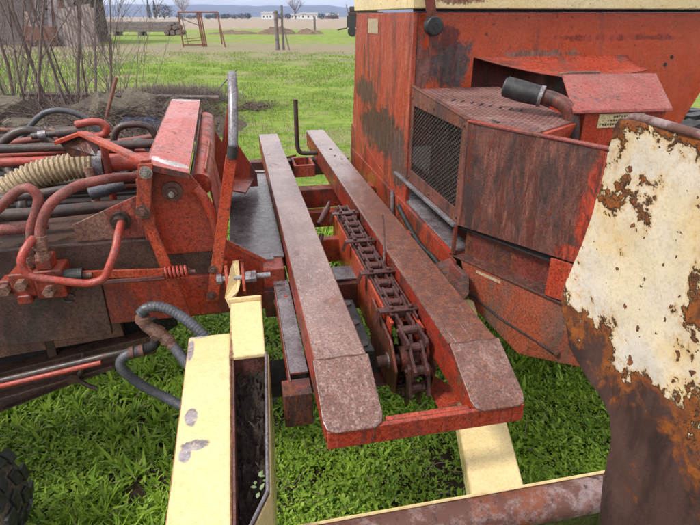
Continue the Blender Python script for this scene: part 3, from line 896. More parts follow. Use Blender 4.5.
obj('hydraulic_hose', tube([(-.920, .585, 1.10), (-.912, .60, 1.155), (-.880, .605, 1.212), (-.838, .62, 1.245), (-.800, .68, 1.252), (-.736, .70, 1.258), (-.69, .76, 1.245), (-.62, .80, 1.235)], .0145, 14, 6), 'redhose', W_, smooth=True)
obj('hydraulic_hose', tube([(-.962, .62, 1.06), (-.947, .62, 1.142), (-.921, .62, 1.195), (-.906, .62, 1.238), (-.922, .62, 1.265), (-.958, .63, 1.256), (-1.01, .64, 1.216), (-1.09, .68, 1.15)], .0135, 14, 6), 'redhose', W_, smooth=True)
obj('hydraulic_hose', tube([(-2.4, .70, 1.17), (-1.5, .73, 1.17), (-1.05, .76, 1.145), (-.80, .80, 1.14), (-.60, .86, 1.12)], .020, 12, 6), 'darkpipe', W_, smooth=True)
obj('hydraulic_hose', tube([(-2.4, .66, 1.13), (-1.3, .64, 1.14), (-1.0, .66, 1.135), (-.93, .70, 1.13)], .017, 12, 5), 'redhose', W_, smooth=True)
obj('hydraulic_hose', tube([(-2.4, .80, 1.15), (-1.2, .84, 1.17), (-.90, .86, 1.19), (-.78, .86, 1.195)], .014, 12, 5), 'darkpipe', W_, smooth=True)
obj('hose_coupling', join(cyl((-.79, .84, 1.185), (1, .2, .2), .022, .08, 10), cyl((-.75, .84, 1.195), (1, .2, .2), .017, .06, 10)), 'greyhose', W_, smooth=True)
obj('air_duct', ribbed([(-1.9, .85, .95), (-1.32, .90, 1.05), (-1.15, .94, 1.15), (-1.03, .97, 1.21), (-.90, .98, 1.235), (-.815, .98, 1.235)], .046, .016, .007), 'duct', W_, smooth=True)
obj('duct_clamp', cyl((-.815, .98, 1.235), (1, 0, 0), .048, .030, 20), 'palepipe', W_, smooth=True)
obj('duct_elbow', tube([(-.80, .98, 1.235), (-.72, .98, 1.24), (-.64, .97, 1.23), (-.60, .96, 1.20)], .030, 16, 5), 'redpipe', W_, smooth=True)
obj('stand_pipe', tube([(-.84, .93, 1.06), (-.84, .93, 1.24)], .015, 12), 'tan', W_, smooth=True)
obj('stand_pipe', tube([(-.785, .93, 1.06), (-.785, .95, 1.31)], .013, 12), 'red', W_, smooth=True)
for z, m, b in ((1.255, 'darkpipe', 1.20), (1.215, 'redpipe', 1.16), (1.185, 'darkpipe', 1.22), (1.14, 'darkpipe', 1.12), (1.10, 'red_dark', 1.18)):
    obj('long_pipe', tube([(-2.8, b, z), (-1.2, b, z + .003), (-.62, b, z - .002)], .017, 12), m, W_, smooth=True)
obj('pipe_rack', box(-2.9, -.62, 1.08, 1.30, 1.06, 1.078), 'dark', W_, bevel=.003)
# hydraulic cylinder lying behind with a red bent pipe
cy = obj('hydraulic_cylinder', tube([(-1.13, 1.33, 1.275), (-1.04, 1.33, 1.283), (-1.035, 1.33, 1.283), (-.93, 1.33, 1.292)], [.013, .013, .021, .021], 14), 'darkpipe', W_, smooth=True)
obj('cylinder_collar', cyl((-1.09, 1.33, 1.279), (1, 0, .1), .017, .03, 14), 'palepipe', cy, smooth=True)
obj('bent_red_pipe', tube([(-.96, 1.32, 1.315), (-.90, 1.32, 1.325), (-.865, 1.32, 1.320), (-.85, 1.32, 1.300), (-.862, 1.32, 1.276), (-.90, 1.32, 1.268), (-.96, 1.31, 1.262)], .015, 12, 6), 'redpipe', cy, smooth=True)
obj('strut_leg', tube([(-1.08, 1.33, 1.27), (-.98, 1.30, 1.20), (-.94, 1.25, 1.09)], .012, 10), 'darkpipe', cy, smooth=True)
obj('cylinder_bracket', prism([(-1.02, 1.30, 1.262), (-.90, 1.30, 1.268), (-.90, 1.30, 1.08), (-1.02, 1.30, 1.08)], (0, .01, 0)), 'red_dark', cy)
obj('looped_hose', tube([(-.86, 1.42, 1.10), (-.855, 1.42, 1.22), (-.83, 1.42, 1.275), (-.79, 1.42, 1.29), (-.73, 1.42, 1.288), (-.695, 1.42, 1.265), (-.68, 1.42, 1.20), (-.68, 1.42, 1.10)], .014, 12, 6), 'darkpipe', W_, smooth=True)
obj('looped_hose', tube([(-.80, 1.30, 1.08), (-.775, 1.30, 1.20), (-.74, 1.30, 1.245), (-.705, 1.30, 1.22), (-.67, 1.28, 1.14)], .013, 12, 6), 'greyhose', W_, smooth=True)

for c, ax_ in (((-.918, .588, 1.118), (.1, .1, 1)), ((-.960, .62, 1.085), (.1, 0, 1)), ((-.64, .79, 1.238), (1, .5, -.1)), ((-.475, .425, .815), (.5, .35, .8))):
    obj('hose_ferrule', join(cyl(c, ax_, .0185, .03, 16), cyl(tuple(Vector(c) - Vector(ax_).normalized() * .02), ax_, .0205, .012, 6)), 'tan', W_, bevel=.001)
for pts, r_, m in (([(-1.5, 1.5, 1.05), (-1.25, 1.5, 1.26), (-1.12, 1.5, 1.22), (-1.05, 1.5, 1.06)], .018, 'darkpipe'), ([(-1.45, 1.25, 1.08), (-1.22, 1.2, 1.20), (-1.12, 1.05, 1.12), (-1.1, .95, 1.05)], .017, 'darkpipe'),
                   ([(-1.6, 1.6, 1.15), (-1.2, 1.62, 1.21), (-.9, 1.58, 1.19), (-.66, 1.55, 1.22)], .014, 'redhose'), ([(-1.6, 1.42, 1.12), (-1.1, 1.44, 1.17), (-.65, 1.45, 1.13)], .020, 'rustpipe_w'),
                   ([(-1.4, 1.75, 1.10), (-1.2, 1.74, 1.30), (-1.02, 1.73, 1.27), (-.95, 1.72, 1.10)], .013, 'greyhose'), ([(-1.7, 1.36, 1.19), (-1.0, 1.37, 1.20), (-.64, 1.36, 1.19)], .012, 'redpipe'),
                   ([(-1.75, 1.7, 1.08), (-1.1, 1.72, 1.13), (-.62, 1.7, 1.10)], .022, 'darkpipe'), ([(-.98, 1.5, 1.05), (-.93, 1.5, 1.17), (-.78, 1.52, 1.20), (-.70, 1.52, 1.07)], .012, 'redhose')):
    obj('scrap_hose', tube(pts, r_, 12, 6), m, W_, smooth=True)
obj('pipe_tray', box(-2.9, -.62, 1.32, 1.80, 1.03, 1.05), 'dark', W_, bevel=.003)
# ---- frame under the tongue ------------------------------------------------------
obj('lower_beam', bar((-1.9, .80, .42), (-.70, .76, .64), .075, .06, (0, 0, 1)), 'brown', W_, bevel=.004)
for i in range(6):
    z = .470 - i * .021
    obj('spring_leaf', bar((-1.85, .735, z - .11), (-.84 - .05 * i, .735, z + .11 + .006 * i), .017, .06, (0, 0, 1)), 'brown', W_, bevel=.003)
obj('frame_side', prism([(-1.95, .815, .30), (-1.95, .815, .72), (-.62, .815, .76), (-.62, .815, .66), (-.80, .815, .56)], (0, .012, 0)), 'dark', W_)
obj('upper_strut', bar((-1.9, .79, .60), (-.80, .78, .70), .065, .03, (0, 0, 1)), 'tan', W_, bevel=.004)
obj('drop_strap', box(-1.06, -1.03, .765, .790, .53, .76), 'brown', W_, bevel=.002)
obj('frame_tie', box(-2.6, -.45, .80, .90, .70, .765), 'dark', W_, bevel=.004)
obj('tie_strap', bar((-.76, .70, .782), (-.42, .70, .775), .022, .02, (0, 0, 1)), 'brown', W_, bevel=.002)
obj('brake_pipe', tube([(-1.9, .66, .50), (-1.2, .66, .607), (-.80, .64, .680), (-.725, .62, .705), (-.69, .57, .735)], .0115, 10, 5), 'darkpipe', W_, smooth=True)
obj('red_pipe_run', tube([(-1.9, .648, .489), (-1.2, .648, .594), (-.85, .635, .655)], .009, 10, 5), 'redpipe', W_, smooth=True)
obj('hanger_hook', tube([(-.92, .70, .66), (-.935, .685, .60), (-.955, .68, .575), (-.93, .68, .54), (-.90, .68, .52)], .008, 8, 5), 'darkpipe', W_, smooth=True)
obj('hanger_knob', cyl((-.965, .69, .575), (0, 1, 0), .020, .04, 14), 'brown', W_, smooth=True)

# ---- grey hoses in front ---------------------------------------------------------
obj('grey_hose', ribbed([(-.462, .42, .80), (-.50, .45, .845), (-.56, .485, .893), (-.61, .50, .915), (-.648, .50, .915), (-.668, .50, .898)], .0165, .010, .0007, 14), 'greyhose', W_, smooth=True)
ft = obj('hose_connector', join(cyl((-.664, .50, .880), (.1, 0, 1), .022, .018, 16), tube([(-.668, .50, .885), (-.665, .50, .862), (-.645, .50, .842), (-.612, .495, .812), (-.588, .48, .785)], [.013, .015, .020, .019, .0165], 14, 4),
                                cyl((-.630, .498, .828), (.7, 0, -.65), .024, .022, 6), cyl((-.602, .49, .802), (.7, 0, -.65), .021, .014, 18)), 'tan', W_, smooth=True)
obj('grey_hose', tube([(-.592, .485, .79), (-.555, .45, .745), (-.515, .40, .70), (-.47, .33, .66), (-.40, .29, .65), (-.33, .30, .69)], .0165, 14, 5), 'greyhose', W_, smooth=True)
obj('grey_hose', tube([(-.30, .33, .66), (-.36, .33, .60), (-.43, .35, .555), (-.50, .40, .545), (-.56, .45, .552), (-.635, .49, .585), (-.70, .50, .635), (-.745, .50, .695), (-.755, .505, .730), (-.735, .51, .752), (-.70, .52, .757)], .0155, 14, 6), 'greyhose', W_, smooth=True)
obj('hose_clamp', join(cyl((-.718, .515, .756), (1, 0, .1), .0195, .014, 18), cyl((-.690, .52, .757), (1, 0, .1), .0195, .014, 18)), 'bolt_rust', W_, smooth=True)
obj('pipe_drop', tube([(-.70, .52, .757), (-.655, .53, .765), (-.645, .54, .80), (-.65, .55, .85)], .016, 12, 5), 'dark', W_, smooth=True)

M['troughwall'] = weathered('rust_purple_trough', (.14, .055, .048), (.19, .085, .075), rust_cov=.45, dark=(.05, .03, .028), dark_cov=.4, scale=12, off=33)
# ---- yellow arm and trough --------------------------------------------------------
ya = obj('yellow_arm', join(box(-.524, -.405, -.55, .372, .80, .880)), 'yellow', W_, bevel=.007, seg=3)
def skew(z0, z1, d0, d1):
    # right wall of the trough, following its bent rim; d0..d1 is the wall thickness range to the right of the rim line
    rim = [(-.318, .245), (-.343, -.215), (-.385, -.30)]
    g_ = []
    for (a0, b0), (a1, b1) in zip(rim, rim[1:]):
        g_.append(prism([(a0 + d0, b0, z1), (a0 + d1, b0, z1), (a1 + d1, b1, z1), (a1 + d0, b1, z1)], (0, 0, z0 - z1)))
    return g_
yt = obj('trough', join(box(-.4045, -.399, -.36, .245, .70, .878), *skew(.70, .882, 0, .006), box(-.4045, -.318, .2395, .2445, .70, .880), box(-.399, -.33, -.22, .239, .75, .756)), M['troughwall'], W_, bevel=.001)
obj('trough_rim', join(tube([(-.314, .243, .884), (-.339, -.215, .884), (-.381, -.30, .884)], .0038, 8), tube([(-.40, .242, .882), (-.314, .242, .884)], .0038, 8)), 'palepipe', yt, smooth=True)
obj('trough_outer', join(*skew(.62, .876, .0065, .011)), 'yellow', W_, bevel=.001)
# dead leaves packed in the trough
V, F = [], []
nx_, ny_ = 24, 150
for j in range(ny_ + 1):
    for i in range(nx_ + 1):
        b = -.295 + .533 * j / ny_; a = -.3985 + (.0785 + .0543 * (b - .24)) * i / nx_
        V.append((a, b, .822 + .030 * mnoise.noise(Vector((a * 40, b * 25, 1))) + .02 * mnoise.noise(Vector((a * 110, b * 90, 5))) + .010 * mnoise.noise(Vector((a * 300, b * 260, 5)))))
for j in range(ny_):
    for i in range(nx_):
        q = j * (nx_ + 1) + i
        F.append((q, q + 1, q + nx_ + 2, q + nx_ + 1))
lit = obj('packed_dirt', (V, F), 'dirt', yt, smooth=True)
n = 6
lx = rng.uniform(-.393, -.345, n); ly = rng.uniform(-.21, .232, n)
V, T = leaves(lx, ly, .815 + rng.uniform(0, .03, n), rng.uniform(0, 6.28, n), rng.uniform(.010, .026, n), rng.uniform(.004, .010, n), rng.uniform(-.1, .5, n), rng.uniform(0, .3, n))
o = tri_mesh('dead_leaves', V, T, M['litter']); o.parent = yt; o['kind'] = 'stuff'
n = 8
V, T = leaves(-.352 + rng.uniform(-.012, .012, n), -.165 + rng.uniform(-.03, .03, n), np.full(n, .842), rng.uniform(0, 6.28, n), rng.uniform(.010, .018, n), rng.uniform(.007, .010, n), rng.uniform(.2, .7, n), rng.uniform(0, .2, n))
o = tri_mesh('seedling', V, T, leaf_mat('seedling_leaf', (.20, .30, .12), (.34, .42, .22), (.26, .36, .16))); o.parent = yt
# tang joining the arm to the tongue
tg = obj('yellow_tang', join(prism([(-.410, .235, .888), (-.316, .235, .888), (-.312, .50, .905), (-.405, .50, .905)], (0, 0, -.012)),
                             prism([(-.412, .5005, .917), (-.310, .5005, .917), (-.310, .5005, .885), (-.412, .5005, .885)], (0, .014, 0)),
                             prism([(-.412, .515, .917), (-.412, .515, .885), (-.425, .545, .90), (-.412, .60, .935), (-.392, .60, 1.00), (-.380, .60, 1.00), (-.383, .58, .935), (-.39, .545, .917)], (.012, 0, 0))), 'yellow', W_, bevel=.003)
for a in (-.418, -.366):
    obj('clevis_ear', prism([(a, .56, .91), (a, .60, .985), (a, .64, .985), (a, .64, .88), (a, .585, .87)], (.010, 0, 0)), 'red_clean', W_, bevel=.002)
cb = obj('clevis_bolt', join(cyl((-.345, .59, .945), (1, 0, 0), .018, .020, 6), cyl((-.327, .59, .945), (1, 0, 0), .019, .014, 6), cyl((-.36, .59, .945), (1, 0, 0), .009, .17, 12), cyl((-.436, .59, .945), (1, 0, 0), .017, .016, 6)), 'steel', W_, bevel=.001)

# ---- yellow strut at the front right, rolled bar, cream sheet -----------------------
obj('yellow_strut', bar((.165, -.20, .698), (.34, .52, .80), .125, .055, (1, -.2, 0)), 'yellow', W_, bevel=.006, seg=3)
rb = obj('rolled_bar', tube([(-.52, -.222, .722), (-.2, -.224, .722), (.1, -.226, .722), (.36, -.226, .722), (.75, -.226, .722)], .040, 24, 4), 'bar', W_, smooth=True)
obj('bar_edge_strip', tube([(-.5, -.205, .7605), (.7, -.205, .7605)], .0035, 6), 'yellow', rb)
obj('apron_sheet', box(-.50, .74, -.262, -.256, .30, .715), weathered('dull_green_apron', (.045, .058, .018), (.06, .05, .02), rust_cov=.3, dark_cov=.35, scale=6, off=31), W_)
def sheet():
    far = [(1.552, -.178), (1.533, -.165), (1.50, -.161), (1.464, -.156), (1.435, -.149), (1.387, -.145), (1.331, -.138), (1.267, -.126), (1.207, -.118), (1.161, -.118),
           (1.13, -.140), (1.087, -.155), (1.069, -.185), (1.053, -.227), (1.044, -.262), (1.027, -.297), (.985, -.319), (.929, -.326), (.878, -.339), (.804, -.357), (.70, -.36), (.60, -.36)]
    zs = np.array([f[0] for f in far])[::-1]; bs = np.array([f[1] for f in far])[::-1]
    nz, nb = 96, 80
    V, F = [], []
    for i in range(nz + 1):
        z = .60 + (1.548 - .60) * i / nz
        be = float(np.interp(z, zs, bs)) + .0022 * mnoise.noise(Vector((z * 60, 1, 2))) + .0035 * mnoise.noise(Vector((z * 22, 4, 2)))
        for j in range(nb + 1):
            f = (j / nb) ** 1.5
            b = be + (-1.05 - be) * f
            a = .30 + .010 * mnoise.noise(Vector((b * 5, z * 4, 3))) + .004 * mnoise.noise(Vector((b * 16, z * 14, 8))) - .012 * math.exp(-((b - be) / .03) ** 2) * (.5 + .5 * math.sin(z * 17))
            V.append((a, b, z))
    for i in range(nz):
        for j in range(nb):
            q = i * (nb + 1) + j
            F.append((q, q + 1, q + nb + 2, q + nb + 1))
    o = obj('deflector_sheet', (V, F), 'cream', W_, smooth=True)
    md = o.modifiers.new('solid', 'SOLIDIFY'); md.thickness = .006; md.offset = 0
    o['label'] = 'cream sheet flaking to orange and brown rust'
    ed = [(.296, -.160, 1.50), (.298, -.163, 1.525), (.300, -.176, 1.545), (.301, -.20, 1.552), (.303, -.33, 1.549), (.30, -.6, 1.547), (.30, -1.04, 1.547)]
    obj('rolled_edge', tube(ed, [.004, .006, .0065, .007, .007, .007, .007], 12, 6), 'bar', o, smooth=True)
    return o
sheet()

# ---- body: tall panel, wall, cream beam -----------------------------------------
pn = obj('side_panel', prism([(.355, 1.172, .94), (.355, 1.172, 1.716), (.355, 2.19, 1.716), (.355, 2.31, .93)], (.02, 0, 0)), 'panel', W_, bevel=.003)
obj('panel_foot', prism([(.352, 1.18, .93), (.352, 1.60, 1.00), (.352, 2.305, 1.10), (.352, 2.33, .90), (.352, 1.18, .85)], (.003, 0, 0)), 'red', W_, bevel=.001)
obj('decal', box(.352, .3545, 1.70, 1.90, 1.625, 1.69), 'sticker_old', pn)
wl = obj('front_wall', prism([(.3755, 1.175, 1.716), (.3755, 1.175, 1.20), (.62, 1.175, 1.20), (.62, 1.175, 1.548), (1.325, 1.175, 1.548), (1.325, 1.175, 1.20), (1.66, 1.175, 1.20), (1.76, 1.175, 1.43), (1.80, 1.175, 1.716)], (0, .025, 0)), 'wall', W_, bevel=.002)
# flared lower lip of the wall
V, F = [], []
for i in range(25):
    t = i / 24
    a = .62 + .70 * t
    out = .15 * math.sin(math.pi * min(1, t * 1.25) * .55) ** 1.2
    zl = 1.548 - .055 * math.sin(math.pi * min(1.0, t * .9)) - .03 * t
    for j in range(5):
        s = j / 4
        V.append((a, 1.176 - out * s ** 1.6, 1.549 + (zl - 1.549) * s))
for i in range(24):
    for j in range(4):
        q = i * 5 + j
        F.append((q, q + 5, q + 6, q + 1))
lo = obj('flared_lip', (V, F), 'bracket', wl, smooth=True)
lo.modifiers.new('solid', 'SOLIDIFY').thickness = .004
obj('wall_bay', join(box(.6205, 1.325, 1.30, 1.306, 1.2, 1.55), box(.6145, .620, 1.2005, 1.30, 1.2, 1.55), box(.62, 1.325, 1.2005, 1.30, 1.549, 1.553), box(1.3255, 1.3315, 1.2005, 1.306, 1.2, 1.55)), 'red_dark', wl)
for (a, z) in ((1.52, 1.51), (1.545, 1.54)):
    obj('bolt_hole', cyl((a, 1.1745, z), (0, 1, 0), .008, .003, 10), 'dark', wl)
obj('gap_shade_strip', box(.365, 1.85, 1.18, 1.21, 1.717, 1.727), 'dark', wl)  # dark strip under the beam, the gap's shadow put into its colour
cbm = obj('cream_beam', join(box(.345, 1.9, 1.150, 1.22, 1.7275, 1.84), box(.345, .40, 1.2205, 2.20, 1.7275, 1.84)), 'cream_beam', W_, bevel=.004)
st = obj('hanging_strap', prism([(.375, 1.120, 1.80), (.415, 1.120, 1.80), (.452, 1.120, 1.565), (.415, 1.120, 1.555)], (0, .008, 0)), 'red_dark', W_, bevel=.002)
ro = [( .408 + .0 * t, 0, 0) for t in range(1)]
obj('rubber_roller', join(cyl((.410, 1.095, 1.668), (0, 1, 0), .034, .045, 26)), 'black', st, bevel=.006, smooth=False, seg=3)
obj('roller_bore', cyl((.410, 1.071, 1.668), (0, 1, 0), .012, .006, 16), 'dark', st)
bolt(st, (.428, 1.120, 1.602), (0, -1, 0), .010, .006, 'bolt_rust')

# ---- engine housing -----------------------------------------------------------------
P1, P2 = (.362, .60), (.562, .178)
hs = empty('engine_housing'); hs.parent = W_
gf = join(prism([(.362, 1.17, 1.442), (.362, 1.17, 1.375), (.362, .60, 1.375), (.362, .60, 1.405)], (.006, 0, 0)), prism([(.362, 1.17, 1.045), (.362, 1.17, 1.110), (.362, .60, 1.110), (.362, .60, 1.062)], (.006, 0, 0)),
          box(.362, .368, 1.135, 1.17, 1.1105, 1.3745), box(.362, .368, .60, .640, 1.1105, 1.3745))
obj('grille_frame', gf, 'grille_paint', hs, bevel=.001)
gs = []
b0, b1, z0, z1 = .636, 1.139, 1.107, 1.378
stp = .0165
for s in (-1, 1):
    c = -.6
    while c < .9:
        pts = []
        for b in (b0, b1):
            z = z0 + c + s * .62 * (b - b0)
            pts.append((b, z))
        (ba, za), (bb, zb) = pts
        # clip to the opening
        t0_, t1_ = 0.0, 1.0
        dz = zb - za
        for lim, sg in ((z0, 1), (z1, -1)):
            da = (za - lim) * sg; db = (zb - lim) * sg
            if da < 0 and db < 0: t0_ = 2
            elif da < 0: t0_ = max(t0_, da / (da - db))
            elif db < 0: t1_ = min(t1_, da / (da - db))
        if t0_ < t1_:
            A_ = (.3695 + .001 * s, ba + (bb - ba) * t0_, za + dz * t0_); B_ = (.3695 + .001 * s, ba + (bb - ba) * t1_, za + dz * t1_)
            gs.append(bar(A_, B_, .0036, .002, (0, -s * .62, 1)))
        c += stp
for c in ((.3615, .62, 1.391), (.3615, .90, 1.400), (.3615, 1.152, 1.405), (.3615, .62, 1.085), (.3615, .90, 1.08), (.3615, 1.152, 1.078)):
    bolt(hs, c, (-1, 0, 0), .006, .004, 'bolt_rust', name='screw')
go = obj('grille_mesh', join(*gs), 'meshwire', hs)
go['kind'] = 'stuff'
obj('grille_interior', box(.46, .47, .60, 1.17, 1.04, 1.40), 'dark', hs)  # near-black sheet, the shade behind the grille is in its colour
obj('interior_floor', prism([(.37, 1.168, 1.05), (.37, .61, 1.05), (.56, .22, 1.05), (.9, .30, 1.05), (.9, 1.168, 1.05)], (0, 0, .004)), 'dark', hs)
obj('grille_sill', bar((.350, 1.32, 1.052), (.352, .605, 1.060), .012, .016, (0, 0, 1)), 'palepipe', hs, bevel=.002)
nx = Vector((P2[0] - P1[0], P2[1] - P1[1], 0)).normalized()
nn = Vector((-nx.y, nx.x, 0))
ins = Vector((nn.x, nn.y, 0)) * .005
if ins.x < 0: ins = -ins
sh = obj('angled_shield', prism([(P1[0], P1[1], 1.062), (P1[0], P1[1], 1.402), (P2[0], P2[1], 1.398), (P2[0], P2[1], 1.082)], tuple(ins)), 'shield', hs, bevel=.001)
obj('shield_flange', bar((P1[0] + .004, P1[1], 1.408), (P2[0] + .004, P2[1] + .002, 1.404), .020, .007, tuple(ins)), 'lid', sh, bevel=.002)
obj('grille_flange', bar((.367, 1.17, 1.447), (.367, .605, 1.411), .016, .007, (1, 0, 0)), 'grille_paint', sh, bevel=.002)
obj('shield_corner', tube([(P1[0] + .003, P1[1], 1.064), (P1[0] + .003, P1[1], 1.405)], .008, 10), 'grille_paint', sh, smooth=True)
obj('shield_end', prism([(P2[0], P2[1], .99), (P2[0], P2[1], 1.40), (P2[0] + .40, P2[1] + .19, 1.40), (P2[0] + .40, P2[1] + .19, .99)], (-.003, .006, 0)), 'red', hs, bevel=.002)
obj('end_post', bar((P2[0] - .004, P2[1] + .006, 1.395), (P2[0] - .006, P2[1] + .004, .955), .016, .008, tuple(nx)), 'red', hs, bevel=.002)
# tread plate on top with raised diamonds
def tz(b):
    return 1.434 - (1.17 - b) * .066
tp_pts = [(.37, 1.172), (.37, .60), (.45, .43), (.74, .60), (.74, 1.172)]
tpo = obj('tread_plate', prism([(a, b, tz(b)) for a, b in tp_pts], (0, 0, -.005)), 'tread', hs)
gs = []
i = 0
b = .50
while b < 1.165:
    a = .378 + (.011 if i % 2 else 0)
    while a < .735:
        if b > .61 - (a - .37) * 1.5 and not (a > .45 and b < .60 * 1 + (a - .74) * .6 + .01):
            z = tz(b)
            s = 1 if (i % 2) else -1
            dx, dy = .0075, .004 * s
            gs.append(([(a - dx, b - dy, z), (a + dy * .5, b - .003, z), (a + dx, b + dy, z), (a - dy * .5, b + .003, z), (a, b, z + .0032)], [(0, 1, 4), (1, 2, 4), (2, 3, 4), (3, 0, 4)]))
        a += .022
    b += .011; i += 1
td = obj('tread_pattern', join(*gs), 'tread', tpo); td['kind'] = 'stuff'
slot = join(*[bar((.44 + .024 * q, .93 - .028 * q, tz(.93 - .028 * q) + .002), (.462 + .024 * q, .955 - .028 * q, tz(.95 - .028 * q) + .002), .006, .003, (1, 0, 0)) for q in range(8)])
obj('torn_edge', slot, 'dark', tpo)
obj('red_cowl', prism([(.555, .50, 1.385), (.72, .60, 1.390), (.72, .62, 1.33), (.555, .50, 1.33)], (.01, -.02, 0)), 'red_clean', hs, bevel=.002)
# elbow hose and exhaust
M['exhaust'] = weathered('sooty_red_pipe', (.20, .045, .03), (.14, .05, .04), rust_cov=.3, dark=(.03, .022, .02), dark_cov=.5, scale=14, off=41, rough=.5)
hb = obj('rubber_elbow', tube([(.553, .75, 1.488), (.60, .715, 1.474), (.648, .675, 1.463)], [.034, .035, .031], 20, 4), 'black', hs, smooth=True)
obj('elbow_clamp', cyl((.645, .677, 1.463), (1, -.75, -.25), .034, .012, 22), 'palepipe', hb, smooth=True)
obj('elbow_mouth', cyl((.5515, .751, 1.4885), (1, -.75, -.25), .027, .006, 20), 'greyhose', hb, smooth=True)
obj('exhaust_pipe', tube([(.640, .682, 1.465), (.675, .652, 1.457), (.705, .620, 1.437), (.724, .603, 1.395), (.728, .595, 1.33), (.725, .59, 1.2)], .0235, 18, 6), M['exhaust'], hs, smooth=True)
# control box with tilted lid
cbx = obj('control_box', box(.756, 1.055, .585, .80, 1.15, 1.428), 'red_clean', hs, bevel=.004)
obj('box_lid', prism([(.700, .572, 1.432), (1.064, .572, 1.428), (1.148, .78, 1.517), (.772, .78, 1.520)], (0, -.004, -.010)), 'lid', cbx, bevel=.002)
obj('lid_hinge', join(box(.775, .80, .785, .80, 1.510, 1.524), box(.80, .93, .79, .80, 1.512, 1.526)), 'tan', cbx, bevel=.002)
obj('box_latch', join(box(.86, .94, .578, .5845, 1.318, 1.326), box(.86, .868, .578, .5845, 1.27, 1.3175)), 'red_dark', cbx)
stk = obj('warning_sticker', box(.805, .972, .5815, .5838, 1.372, 1.415), 'sticker', cbx)
def words(parent, rows, a0, a1, b, zt, h, gap):
    for k, row in enumerate(rows):
        gs = []
        n = sum(row) + len(row) - 1
        wv = (a1 - a0) / 16
        a = (a0 + a1) / 2 - n * wv / 2
        for wd in row:
            for _ in range(wd):
                ht = h * random.uniform(.75, 1)
                gs.append(box(a + wv * .12, a + wv * .42, b - .0006, b, zt - k * gap - ht, zt - k * gap))
                gs.append(box(a + wv * .42, a + wv * .82, b - .0006, b, zt - k * gap - ht * random.choice((.3, 1.0)), zt - k * gap - ht * random.choice((0, .6))  if False else zt - k * gap))
                a += wv
            a += wv
        obj('printed_line', join(*gs), 'ink', parent)
words(stk, [[7], [6, 4], [7, 4, 4]], .815, .965, .5814, 1.410, .0075, .0125)
# recess below the shield and pan
obj('recess_back', prism([(.40, .61, .945), (.40, .61, 1.07), (.60, .22, 1.08), (.60, .22, .955)], (.006, .003, 0)), 'red_dark', hs)
obj('recess_plate', prism([(.508, .272, .955), (.508, .272, 1.074), (.565, .165, 1.078), (.565, .165, .96)], (.006, .003, 0)), 'red', hs, bevel=.001)
obj('recess_ledge', prism([(.352, .612, .950), (.57, .150, .950), (.68, .24, .958), (.46, .68, .958)], (0, 0, -.006)), 'shield', hs, bevel=.001)
obj('corner_post', box(.352, .362, .60, .616, .955, 1.06), 'red_dark', hs, bevel=.001)
pan = obj('lower_pan', prism([(.372, .575, .944), (.585, .145, .944), (.60, .13, .775), (.47, .30, .732), (.388, .50, .81)], (.006, .004, 0)), 'pan', W_, bevel=.001)
obj('pan_seam', tube([(.383, .512, .85), (.44, .385, .815), (.53, .205, .79)], .0035, 6), 'dark', pan)
obj('pan_rivet', cyl((.535, .20, .793), (-.9, -.4, 0), .007, .012, 8), 'bolt_rust', pan)
d = Vector((.585 - .372, .145 - .575, 0)).normalized()
n_ = Vector((d.y, -d.x, 0)); n_ = -n_ if n_.x > 0 else n_
pc = Vector((.404, .512, .915)) + n_ * .002
dk = obj('data_sticker', prism([tuple(pc + Vector((0, 0, .017))), tuple(pc + d * .10 + Vector((0, 0, .017))), tuple(pc + d * .10 - Vector((0, 0, .017))), tuple(pc - Vector((0, 0, .017)))], tuple(n_ * .002)), 'sticker_old', pan)
# side sill under the grille
obj('body_sill', join(box(.345, .351, .56, 2.3, .78, .948), box(.345, .47, .6165, 2.3, .9485, .9545)), 'red', W_, bevel=.001)
obj('sill_dirt', box(.36, .44, .62, 1.3, .955, .962), 'shelf', W_, bevel=.003)
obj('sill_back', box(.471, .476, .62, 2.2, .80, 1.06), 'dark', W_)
obj('sill_hose', tube([(.335, 1.20, .93), (.330, 1.02, .90), (.325, .85, .885), (.33, .70, .89), (.335, .62, .86)], .011, 10, 6), 'black', W_, smooth=True)
obj('sill_pipe', tube([(.335, 1.30, .97), (.33, 1.28, .90), (.33, 1.26, .80)], .010, 10), 'palepipe', W_, smooth=True)
obj('sill_gusset', prism([(.226, .60, .905), (.3445, .60, .944), (.372, .50, .92), (.335, .41, .905), (.28, .36, .895), (.226, .33, .89)], (0, 0, -.006)), 'red_dark', W_, bevel=.001)
